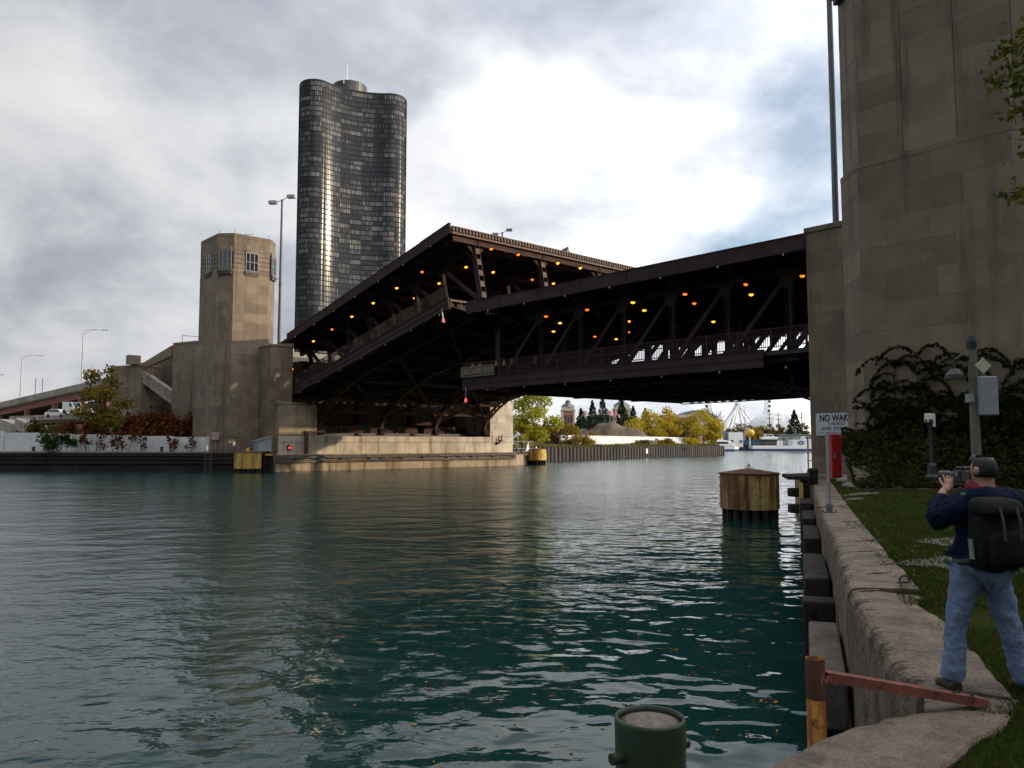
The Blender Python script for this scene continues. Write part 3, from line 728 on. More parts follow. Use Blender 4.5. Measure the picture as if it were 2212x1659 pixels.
# ------------------------------------------------------------------ vegetation helpers
LM = dict(
    golden=leaf_mat('golden_leaves', [(.20, .16, .03), (.28, .20, .03), (.34, .22, .03), (.13, .12, .03)]),
    yellow=leaf_mat('yellow_leaves', [(.52, .38, .03), (.60, .42, .025), (.42, .34, .035), (.30, .28, .04)]),
    lime=leaf_mat('lime_leaves', [(.36, .38, .045), (.44, .42, .045), (.24, .29, .04), (.46, .40, .04)]),
    red=leaf_mat('red_leaves', [(.16, .03, .018), (.22, .05, .02), (.10, .035, .018), (.07, .06, .02), (.24, .10, .03)]),
    green=leaf_mat('green_leaves', [(.045, .075, .02), (.06, .10, .025), (.03, .05, .018)]),
    dark=leaf_mat('evergreen_needles', [(.016, .034, .016), (.022, .042, .02), (.012, .025, .013)]),
    olive=leaf_mat('olive_leaves', [(.10, .09, .025), (.15, .11, .03), (.07, .07, .025), (.18, .10, .03)]),
    ivy=leaf_mat('ivy_leaves', [(.020, .034, .010), (.028, .045, .012), (.014, .024, .008), (.06, .05, .012), (.022, .038, .011)]),
    ivy_y=leaf_mat('ivy_autumn_leaves', [(.03, .04, .012), (.07, .06, .015), (.05, .045, .014), (.02, .03, .01)]),
    dry=leaf_mat('dry_grass', [(.18, .15, .05), (.14, .14, .045), (.22, .18, .06), (.10, .12, .04)]),
)
def leaf_quads(mb, c, d, size, rg, asp=1.6):
    """one leaf as a bent pair of triangles"""
    u = Vector((rg.gauss(0, 1), rg.gauss(0, 1), rg.gauss(0, .8))).normalized()
    w = u.cross(Vector((rg.gauss(0, 1), rg.gauss(0, 1), rg.gauss(0, 1)))).normalized()
    n = u.cross(w); s = size*rg.uniform(.6, 1.25)
    c = Vector(c); a = c-u*s*asp/2; b = c+u*s*asp/2
    mb.add([a, c+w*s*.5+n*s*.12, b, c-w*s*.5+n*s*.12], [(0, 1, 2, 3)])
def crown_leaves(clumps, n, size, seed, shell=.55):
    rg = random.Random(seed); mb = MB(); vol = [r[0]*r[1]*r[2] for _, r in clumps]; tot = sum(vol)
    for (c, r), v in zip(clumps, vol):
        for _ in range(int(n*v/tot)):
            p = Vector((rg.gauss(0, 1), rg.gauss(0, 1), rg.gauss(0, 1))).normalized()
            k = shell+(1-shell)*rg.random() if rg.random() < .75 else rg.random()*shell
            k *= 1+.18*math.sin(p.x*5+seed)*math.cos(p.y*4+p.z*6)
            leaf_quads(mb, (c[0]+p.x*r[0]*k, c[1]+p.y*r[1]*k, c[2]+p.z*r[2]*k), p, size, rg)
    return mb
def tree(name, base, h, w, label, lm, n=2600, size=.28, seed=1, trunk=.14, low=.25, group=None, cat='tree', nclump=9, bare=0., limbs=6):
    rg = random.Random(seed); r = thing(name, base, label, cat, group)
    mb = MB(); lean = Vector((rg.uniform(-.04, .04), rg.uniform(-.04, .04), 0))*h
    mb.tube([(0, 0, -.3), tuple(lean*.3+Vector((0, 0, h*.3))), tuple(lean*.8+Vector((0, 0, h*.62))), tuple(lean+Vector((0, 0, h*.9)))], [trunk, trunk*.8, trunk*.45, trunk*.12], 7)
    cl = []
    for i in range(nclump):
        t = low+(.93-low)*((i+.5)/nclump); a = i*2.4+seed; k = math.sin(math.pi*min(1, (t-low)/(1-low)*.85+.18))
        rr = w*.5*k*rg.uniform(.35, .75)
        c = (math.cos(a)*rr+lean.x*t, math.sin(a)*rr+lean.y*t, h*t+rg.uniform(-.04, .04)*h)
        s = w*.5*rg.uniform(.36, .56)*(.55+.45*k); cl.append((c, (s, s, s*rg.uniform(.6, .9))))
        if i < limbs+3: mb.tube([tuple(lean*t*.6+Vector((0, 0, h*max(.12, t-.28)))), tuple(Vector(c)*.55+Vector((0, 0, h*(t-.12)*.45))), c], [trunk*.4, trunk*.22, trunk*.06], 5)
    mb.build('trunk', M['bark'], r)
    if n:
        o = crown_leaves(cl, n, size, seed).build('crown', lm, r)
    return r
def bush(name, base, w, d, h, label, lm, n=900, size=.2, seed=1, group=None, stems=6, cat='shrub', rz=0.):
    rg = random.Random(seed); r = thing(name, base, label, cat, group, rz)
    cl = []; mb = MB()
    for i in range(max(3, stems)):
        x = rg.uniform(-.5, .5)*w; y = rg.uniform(-.4, .4)*d; z = h*(.22+.56*(i+.5)/max(3, stems))*rg.uniform(.85, 1.1)
        cl.append(((x*.85, y*.85, z), (w*rg.uniform(.18, .30), max(.25, d*rg.uniform(.22, .35)), h*rg.uniform(.22, .36))))
        mb.tube([(x*.4, y*.4, -.2), (x*.6, y*.6, z*.5), (x*.85, y*.85, z)], [.05, .035, .015], 5)
    mb.build('stems', M['bark'], r)
    crown_leaves(cl, n, size, seed, .35).build('foliage', lm, r)
    return r

# ------------------------------------------------------------------ north-west bank
e0 = Vector((20.65, 122.5)); e1 = Vector((39.85, 101.8)); ed = (e1-e0).normalized(); en = Vector((-ed.y, ed.x))
far0 = e0-ed*75
struct(MB().prism([tuple(far0), tuple(e0), tuple(e1), (46.2, 96.9), (47, 130), (49, 420), (-160, 420)], -1.5, 2.35).build('north_bank', M['scrub']))
BK = thing('timber_bulkhead', (e0.x, e0.y, 0), 'dark timber bulkhead along the far bank under the white wall', 'bulkhead')
BK_ME = cube_mesh('bulkhead_plank', M['timber'])
a, b = e0-ed*40, Vector((45.9, 96.4))
for z0, z1, w, dp, sd in ((-.3, .85, 3.4, .25, 1), (.9, 1.35, 6.5, .5, 2), (1.42, 1.9, 6.0, .4, 3), (1.95, 2.38, 7.5, .55, 4)):
    ashlar(BK, a-en*dp*.8, e1-en*dp*.8, z0, z1, z1-z0, w, BK_ME, 'bulkhead_plank', depth=.5, seed=sd, joint=.05)
    ashlar(BK, e1-en*dp*.8, b+Vector((-.4, -.2)), z0, z1, z1-z0, w, BK_ME, 'bulkhead_plank', depth=.5, seed=sd+9, joint=.05)
mb = MB(); mb.prism([tuple(a), tuple(e1), tuple(b), tuple(b+Vector((.5, .5))), tuple(e1+en*.8), tuple(a+en*.8)], -1, 2.3); mb.build('backing', M['timber'], BK, world=True)
MB().prism([tuple(a-en*.1), tuple(e1-en*.1), tuple(e1+en*.9), tuple(a+en*.9)], 2.39, 2.55).build('cap', M['conc'], BK, world=True)
# white boundary wall
w1 = P2W(448, 960, depth=103.3).xy; w0 = P2W(-60, 960, depth=109.5).xy
WW = thing('white_wall', (w1.x, w1.y, 2.3), 'whitewashed concrete boundary wall behind the red shrubs on the left bank', 'wall')
WH_ME = cube_mesh('wall_panel', M['white_wall'])
wd = (w1-w0).normalized(); nseg = 7; wl_ = (w1-w0).length; wn_ = Vector((-wd.y, wd.x))
for k in range(nseg):
    p, q_ = w0+wd*wl_*k/nseg, w0+wd*wl_*(k+1)/nseg
    top = 5.2-.85*(k+.5)/nseg + (.12 if k == 0 else 0)
    off = -wn_*(.35 if k == 0 else 0)
    for c in range(3):
        zz0 = 2.4+(top-2.4)*c/3; zz1 = 2.4+(top-2.4)*(c+1)/3
        ashlar(WW, p+off, q_+off, zz0, zz1, 9, 99, WH_ME, 'wall_panel', depth=.3, seed=k*3+c, joint=.02)
MB().prism([tuple(w0+wn_*.1), tuple(w1+wn_*.1), tuple(w1+wn_*.35), tuple(w0+wn_*.35)], 2.3, 4.3).build('backing', M['white_wall'], WW, world=True)
MB().box(-.25, .2, -.35, .3, 0, 2.15).build('end_post', M['white_wall'], WW)

# shrubs and trees on that bank
t1 = P2W(222, 985, depth=107.2)
tree('golden_tree', (t1.x, t1.y, 2.3), 12.0, 8.2, 'olive-gold small tree standing in front of the stair block', LM['golden'], 3400, .30, 5, .17, .30)
for i, (px, dep, w, h, n, lab, lm) in enumerate([
    (60, 112, 5, 3.6, 500, 'thin green scrub at the far end of the white wall', 'green'),
    (112, 110, 6, 5.0, 900, 'green and red bush rising over the white wall near the ramp end', 'olive'),
    (175, 111, 6, 5.2, 1000, 'red sumac bush behind the wall just left of the golden tree', 'red'),
    (270, 110.5, 6.5, 5.6, 1300, 'red sumac bush behind the wall just right of the golden tree', 'red'),
    (325, 110, 6.5, 5.9, 1500, 'tallest red sumac bush in the middle of the row below the stair', 'red'),
    (385, 109, 6.5, 5.6, 1500, 'red and green sumac bush beside the foot of the sunlit tower', 'red'),
    (355, 112.5, 7, 6.5, 1200, 'green bush showing above the red sumacs below the stair', 'green')]):
    p = P2W(px, 960, depth=dep); bush('shrub', (p.x, p.y, 2.3), w, 2.6, h, lab, LM[lm], n*2, .34, 40+i, 'shrubs along the white wall', 8)
for i, (px, dep, w, h, n, lab, lm) in enumerate([
    (125, 103.6, 4.6, 3.0, 1300, 'dark green bush hanging over the timber bulkhead', 'green'),
    (105, 105.2, 2.6, 4.0, 260, 'sparse reddish sapling in front of the white wall near the ramp end', 'olive'),
    (195, 104.6, 3.2, 3.8, 260, 'sparse red sapling against the white wall beside the golden tree', 'red'),
    (265, 103.8, 3.4, 3.4, 420, 'red-leaved sapling against the middle of the white wall', 'red'),
    (310, 103.6, 1.6, 4.2, 120, 'thin upright red sapling against the white wall', 'red'),
    (372, 103.1, 2.0, 2.6, 160, 'small red sapling against the white wall near its end', 'red'),
    (412, 102.9, 1.6, 2.4, 90, 'twiggy sapling beside the end post of the white wall', 'red')]):
    p = P2W(px, 980, depth=dep); bush('sapling', (p.x, p.y, 2.4), w, 1., h, lab, LM[lm], n, .24, 60+i, 'saplings before the white wall', 5)
for px in (72, 349):
    p = P2W(px, 975, depth=103.2 if px > 100 else 105); mb = MB(); mb.tube([(0, 0, -.2), (0, 0, .72)], .2, 12); mb.tube([(0, 0, .72), (0, 0, .82)], .25, 12)
    o = mb.build('mooring_post', M['black'], None); o.location = (p.x, p.y, 2.3)
    tag(o, 'short black mooring post beside the dark green bush' if px < 100 else 'short black mooring post near the end of the white wall', 'post', 'mooring posts on the far bank')

# ladder, platform, shed, boards on the tower apron
p = P2W(452, 1000, depth=101.4)
ld = thing('ladder', (p.x, p.y, 0), 'thin metal ladder down the timber bulkhead by the wall end', 'ladder', rz=math.atan2(ed.y, ed.x))
mb = MB()
for x in (-.45, .45): mb.tube([(x, -.35, -.2), (x, -.35, 3.1), (x, .1, 3.3)], .035, 6)
mb.build('rail', M['galv_dk'], ld); mb = MB()
for k in range(8): mb.tube([(-.45, -.35, .1+k*.36), (.45, -.35, .1+k*.36)], .025, 5)
mb.build('rungs', M['galv_dk'], ld)
sh = thing('electrical_shed', (44.9, 97.2, 2.3), 'small blue-grey shed with a sloping roof at the tower foot', 'shed')
mb = MB(); mb.plate([(-.9, -.7, .25), (.9, -.7, .25), (.9, -.7, 2.1), (-.9, -.7, 1.55)], (0, 1.4, 0)); mb.build('body', M['grey_box'], sh)
mb = MB(); mb.plate([(-1.15, -.85, 1.5), (1.0, -.85, 2.14), (1.0, -.85, 2.22), (-1.15, -.85, 1.58)], (0, 1.7, 0)); mb.build('roof', M['galv'], sh)
mb = MB(); mb.box(.15, .75, -.74, -.705, .4, 1.6); mb.build('door', M['grey_box'], sh)
mb = MB()
for x in (-.75, .75): mb.box(x-.08, x+.08, -.6, .6, 0, .25)
mb.build('skids', M['timber'], sh)
pf = thing('pier_platform', (43.5, 97.8, 0), 'dark timber platform with yellow edge between the yellow drum and the pier', 'platform')
mb = MB(); mb.box(-1.2, 2.4, -1.6, .8, 2.0, 2.25); mb.build('deck', M['timber'], pf)
for x in (-1.0, -.2, .6, 1.4, 2.2):
    mb = MB(); mb.tube([(x, -1.4, -1), (x, -1.4, 2.0)], .16, 8); mb.build('pile', M['timber'], pf)
mb = MB(); mb.box(1.3, 2.4, -1.72, -1.61, 2.02, 2.26); mb.build('yellow_edge', M['yellow'], pf)
mb = MB(); mb.beam((2.2, -1.4, .9), (1.2, -1.4, 2.0), .12, .12); mb.build('brace', M['timber'], pf)
rr = thing('pipe_railing', (42.0, 99.3, 2.3), 'thin pipe railing on the apron at the tower foot', 'railing', rz=math.atan2(-.733, .68)+R_(8))
mb = MB()
for x in (-2.2, -.7, .8, 2.3, 3.8): mb.tube([(x, 0, 0), (x, 0, 1.1)], .03, 6)
mb.build('posts', M['galv_dk'], rr); mb = MB()
for z in (.55, 1.08): mb.tube([(-2.2, 0, z), (3.8, 0, z)], .028, 6)
mb.build('rails', M['galv_dk'], rr)
# small board with a red ring (two of them, one on each bank)
M['board'] = mat('faded_board', (.42, .36, .31), .7, .12, 3.); M['ring'] = mat('faded_red', (.50, .13, .10), .6, .2, 5.); M['ink'] = flat('ink', (.03, .03, .035), .6)
def ring_board(loc, rz, label, s=1., post=0.):
    r = thing('speed_board', loc, label, 'sign', 'round-ring boards', rz)
    MB().box(-.5*s, .5*s, -.02, .02, 0, 1.1*s).build('board', M['board'], r)
    mb = MB(); n = 28
    for i in range(n):
        a0, a1 = 2*math.pi*i/n, 2*math.pi*(i+1)/n
        mb.plate([(math.cos(a)*k*s, -.032, .55*s+math.sin(a)*k*s) for a, k in ((a0, .40), (a1, .40), (a1, .31), (a0, .31))], (0, .01, 0))
    mb.build('ring', M['ring'], r)
    mb = MB()
    for k in range(3): mb.box((-.2+k*.15)*s, (-.10+k*.15)*s, -.03, -.022, .49*s, .62*s)
    mb.build('mark', M['ink'], r)
    if post: MB().tube([(0, .05, -post), (0, .05, .9*s)], .04, 6).build('post', M['galv_dk'], r)
    return r
p = P2W(465, 945, depth=102.3)
ring_board((p.x, p.y, 4.05), R_(-22), 'small square ring board fixed at the sunlit tower foot', .85, 1.7)
lp = P2W(509, 960, depth=103.0)
bp = thing('box_post', (lp.x, lp.y, 2.3), 'thin post with crossbar and small box at the sunlit tower foot', 'post')
mb = MB(); mb.tube([(0, 0, 0), (0, 0, 2.0)], .05, 6); mb.build('post', M['galv_dk'], bp); mb = MB(); mb.box(-.75, .75, -.05, .05, 2.0, 2.1); mb.build('crossbar', M['galv_dk'], bp)
mb = MB()
for a, b in (((-.1, 0, 2.1), (-.1, 0, 2.95)), ((.7, 0, 2.1), (.7, 0, 2.95)), ((-.1, 0, 2.95), (.7, 0, 2.95))): mb.beam(a, b, .07, .07)
mb.build('frame', M['galv'], bp); mb = MB(); mb.box(-.35, -.1, -.12, .1, .9, 1.4); mb.build('meter_box', M['white'], bp)

# ------------------------------------------------------------------ stair blocks west of the drive
def block(name, label, px0, px1, py0, dep, ddep, zb, seed, bw=2.1):
    A = P2W(px0, 900, depth=dep); B = P2W(px1, 900, depth=dep+ddep); top = P2W((px0+px1)/2, py0, depth=dep+ddep/2).z
    a, b = A.xy, B.xy; d = (b-a).normalized(); n = Vector((-d.y, d.x)); w = 4.2
    r = thing(name, (a.x, a.y, 0), label, 'building')
    c = [a+n*.1, b+n*.1, b+n*w, a+n*w]
    MB().prism([tuple(q) for q in c], zb, top-.02).build('core', M['stone_core'], r, world=True)
    ashlar(r, a, b, zb, top-.35, 1.35, bw, STONE_ME, seed=seed); ashlar(r, a+n*w, a, zb, top-.35, 1.35, bw, STONE_ME, seed=seed+1); ashlar(r, b, b+n*w, zb, top-.35, 1.35, bw, STONE_ME, seed=seed+2)
    MB().prism([tuple(q) for q in (a-n*.06-d*.06, b-n*.06+d*.06, b+n*(w+.06)+d*.06, a+n*(w+.06)-d*.06)], top-.35, top).build('coping', M['stone'], r, world=True, bevel=.05)
    return r, a, b, n, top
sA, a1, b1, n1, tA = block('stair_block', 'tall stone stair block adjoining the sunlit tower', 370, 420, 738, 113.5, -2.5, 2, 61)
sB, a2, b2, n2, tB = block('stair_block', 'lower stone stair block behind the golden tree', 236, 303, 789, 117, -3.0, 2, 71)
mb = MB(); q0 = (a1+b1)/2+n1*1.2
for dx in (-1.4, 1.4): mb.tube([(q0.x+dx, q0.y, tA), (q0.x+dx, q0.y, tA+.9)], .04, 5)
mb.tube([(q0.x-1.4, q0.y, tA+.9), (q0.x+1.4, q0.y, tA+.9)], .04, 5); mb.build('roof_rail', M['galv_dk'], sA, world=True)
MB().box(b2.x-1.6, b2.x, b2.y+.6, b2.y+2, tB, tB+1.3).build('chimney_block', M['stone'], sB, world=True)
st = thing('outdoor_stair', (b2.x, b2.y, 0), 'concrete stair and sloping girder between the two stone blocks', 'stairs')
def P3(px, py, dep): return P2W(px, py, depth=dep)
mb = MB(); mb.plate([P3(300, 789, 114.6), P3(371, 746, 113.7), P3(371, 769, 113.7), P3(300, 800, 114.6)], tuple(n2.to_3d()*.5)); mb.build('girder', M['stone'], st, world=True)
mb = MB(); mb.plate([P3(302, 803, 114.3), P3(368, 849, 113.3), P3(368, 872, 113.3), P3(302, 822, 114.3)], tuple(n2.to_3d()*1.6)); mb.build('flight', M['conc'], st, world=True)
mb = MB(); mb.plate([P3(304, 799, 114.2), P3(368, 844, 113.2), P3(368, 847, 113.2), P3(304, 802, 114.2)], tuple(n2.to_3d()*.4)); mb.build('handrail', M['conc'], st, world=True)
for k in range(8):
    f_ = (k+.5)/8; A = P3(304, 800, 114.2).lerp(P3(368, 845, 113.2), f_); MB().box(A.x-.12, A.x+.12, A.y-.1, A.y+.2, A.z-.75, A.z).build('baluster', M['conc'], st, world=True)
bw0, bw1 = P3(296, 850, 118.), P3(380, 850, 117.)
MB().prism([(bw0.x, bw0.y), (bw1.x, bw1.y), (bw1.x+1, bw1.y+1), (bw0.x+1, bw0.y+1)], 2, [15.3, 17.0, 17.0, 15.3]).build('back_wall', M['stone_core'], st, world=True)

# ------------------------------------------------------------------ curving ramp of the drive going left
rp = [P3(300, 792, 124), P3(233, 815, 132), P3(120, 841, 143), P3(0, 869, 156), P3(-160, 897, 172)]
RV = thing('ramp_viaduct', (rp[1].x, rp[1].y, 0), 'descending road ramp with rusty red girder on columns at left', 'viaduct')
back = Vector((8.5, 9.5, 0))
for k in range(4):
    A, B = rp[k], rp[k+1]; hv = Vector((0, 0, 1))
    mb = MB(); mb.plate([A, B, B-hv*1.0, A-hv*1.0], tuple(Vector((.25, .28, 0)))); mb.build('parapet', M['conc'], RV, world=True)
    mb = MB(); mb.plate([A-hv*1.0, A-hv*1.0+back, B-hv*1.0+back, B-hv*1.0], (0, 0, -.35)); mb.build('deck', M['conc'], RV, world=True)
    mb = MB(); iv = Vector((.3, .33, 0)); mb.plate([A-hv*1.36+iv, B-hv*1.36+iv, B-hv*2.5+iv, A-hv*2.5+iv], (.15, .17, 0)); mb.build('red_girder', M['red_girder'], RV, world=True)
    mb = MB(); mb.plate([A-hv*1.02-iv*.4, B-hv*1.02-iv*.4, B-hv*1.12-iv*.4, A-hv*1.12-iv*.4], tuple(iv*.4)); mb.build('drip_edge', M['conc'], RV, world=True)
    for t in (.02, .5):
        C = A.lerp(B, t)+iv
        for bk in (0, .9):
            Q = C+back*bk; MB().box(Q.x-.45, Q.x+.45, Q.y-.45, Q.y+.45, 1, C.z-2.5).build('column', M['red_girder'] if bk == 0 else M['conc'], RV, world=True)
    C = A.lerp(B, .5)
mb = MB(); A, B = P3(310, 870, 150), P3(-120, 900, 185); mb.prism([(A.x, A.y), (B.x, B.y), (B.x+1, B.y+1), (A.x+1, A.y+1)], 1, [12.6, 8.2, 8.2, 12.6]); mb.build('back_wall', M['stone_core'], RV, world=True)
# lower slip road, its wall and a van on it
SRd = thing('slip_road', (rp[2].x, rp[2].y, 0), 'low concrete slip road with kerb wall under the ramp', 'road deck')
q0, q1 = P3(20, 899, 128), P3(235, 892, 122)
mb = MB(); mb.plate([q0, q1, q1-Vector((0, 0, 1.1)), q0-Vector((0, 0, 1.1))], (.4, .45, 0)); mb.build('kerb_wall', M['conc'], SRd, world=True)
mb = MB(); z_ = Vector((0, 0, .75)); bk = Vector((6, 6.5, 0)); mb.plate([q0-z_, q0-z_+bk, q1-z_+bk, q1-z_], (0, 0, -.5)); mb.build('deck', M['deck'], SRd, world=True)
for t in (.05, .5, .95):
    C = q0.lerp(q1, t)+bk*.4; MB().box(C.x-.5, C.x+.5, C.y-.5, C.y+.5, 1, C.z-1.3).build('pier', M['conc'], SRd, world=True)
for i, (xa, ya, xb, yb, d0) in enumerate([(0, 905, 40, 921, 121), (32, 903, 82, 925, 119)]):
    A, B = P3(xa, ya, d0), P3(xb, yb, d0-1.5); o = MB(); o.plate([A, B, B-Vector((0, 0, .9)), A-Vector((0, 0, .9))], (2.6, 2.9, 0))
    o.plate([A-Vector((0, 0, .92)), B-Vector((0, 0, .92)), Vector((B.x, B.y, 1.5)), Vector((A.x, A.y, 1.5))], (2.2, 2.4, 0))
    o = o.build('concrete_ramp', M['conc']); tag(o, ['pale concrete ramp slab at the left end of the bank', 'pale sloping concrete slab beside the green bush on the left bank'][i], 'ramp', 'concrete ramp slabs')
vp = P3(157, 890, 124.5)
van = thing('van', (vp.x, vp.y, vp.z-.35), 'white van driving on the slip road below the ramp', 'van', rz=math.atan2(q1.y-q0.y, q1.x-q0.x))
mb = MB(); mb.plate([(-1.2, -.9, .35), (1.25, -.9, .35), (1.25, -.9, 1.0), (.95, -.9, 1.12), (.55, -.9, 1.85), (-1.2, -.9, 1.9)], (0, 1.8, 0)); mb.build('body', M['white'], van, bevel=.06)
mb = MB(); mb.plate([(.62, -.915, 1.15), (.9, -.915, 1.15), (.6, -.915, 1.75), (.2, -.915, 1.75), (.2, -.915, 1.15)], (0, .012, 0)); mb.plate([(.97, -.7, 1.16), (.97, .7, 1.16), (.60, .7, 1.8), (.60, -.7, 1.8)], (.015, 0, .01)); mb.build('window', M['glass'], van)
for x in (-.75, .8):
    for y in (-.82, .82):
        mb = MB(); mb.tube([(x, y-.1, .33), (x, y+.1, .33)], .33, 14); mb.build('wheel', M['black'], van)
def car(loc, rz, label, m):
    r = thing('car', loc, label, 'car', rz=rz)
    mb = MB(); mb.plate([(-2.1, -.85, .35), (2.1, -.85, .35), (2.1, -.85, .75), (1.2, -.85, .9), (.6, -.85, 1.4), (-1., -.85, 1.42), (-1.7, -.85, .95), (-2.1, -.85, .9)], (0, 1.7, 0)); mb.build('body', m, r, bevel=.08)
    mb = MB(); mb.plate([(-1.45, -.865, .95), (1.05, -.865, .93), (.55, -.865, 1.33), (-.95, -.865, 1.35)], (0, .014, 0)); mb.build('window', M['glass'], r)
    for x in (-1.3, 1.3):
        for y in (-.78, .78): mb = MB(); mb.tube([(x, y-.1, .32), (x, y+.1, .32)], .32, 12); mb.build('wheel', M['black'], r)
    return r
cp_ = P3(183, 889, 125.5); car((cp_.x, cp_.y, cp_.z-.9), math.atan2(q1.y-q0.y, q1.x-q0.x), 'pale car just ahead of the white van on the slip road', M['white'])
cp_ = P3(128, 891, 126); car((cp_.x, cp_.y, cp_.z-.9), math.atan2(q1.y-q0.y, q1.x-q0.x), 'pale car just behind the white van on the slip road', M['white'])
# cobra-head lamps on the ramp
def cobra(pb, pt, ptip, dep, label):
    B, T, E_ = P3(*pb, dep), P3(*pt, dep), P3(*ptip, dep+1.5)
    r = thing('street_lamp', B, label, 'street lamp', 'slim lamps along the ramp')
    mb = MB(); mb.tube([(0, 0, 0), tuple(T-B)], [.13, .07], 8); mb.build('pole', M['galv'], r)
    mb = MB(); a = T-B; e_ = E_-B
    mb.tube([tuple(a-Vector((0, 0, .9))), tuple(a.lerp(e_, .2)-Vector((0, 0, .15))), tuple(a.lerp(e_, .55)+Vector((0, 0, .12))), tuple(e_)], .05, 6)
    mb.tube([tuple(a), tuple(a.lerp(e_, .3)+Vector((0, 0, .25))), tuple(a.lerp(e_, .6)+Vector((0, 0, .16)))], .04, 6); mb.build('arm', M['galv'], r)
    mb = MB(); d = (e_-a).normalized(); mb.beam(tuple(e_-d*.1), tuple(e_+d*.75), .3, .16); mb.build('lamp_head', M['galv'], r)
cobra((176.5, 822), (180, 714.4), (224, 713), 137, 'slim curved-arm lamp nearest the stair block')
cobra((43.4, 858), (48, 770), (84, 768.5), 151, 'slim curved-arm lamp further down the ramp')
cobra((-46, 874), (-42, 812), (0, 810), 166, 'curved-arm lamp whose head just enters the left picture edge')
for px in (76, 91):
    p = P3(px, 850, 150); o = MB().tube([(0, 0, 0), (0, 0, 3.2)], .07, 6).build('thin_post', M['galv_dk'], None); o.location = (p.x, p.y, p.z-.3); tag(o, 'thin bare post on the ramp parapet, %s of a pair' % ('farther left' if px == 76 else 'nearer the stairs'), 'post', 'thin posts on the ramp')
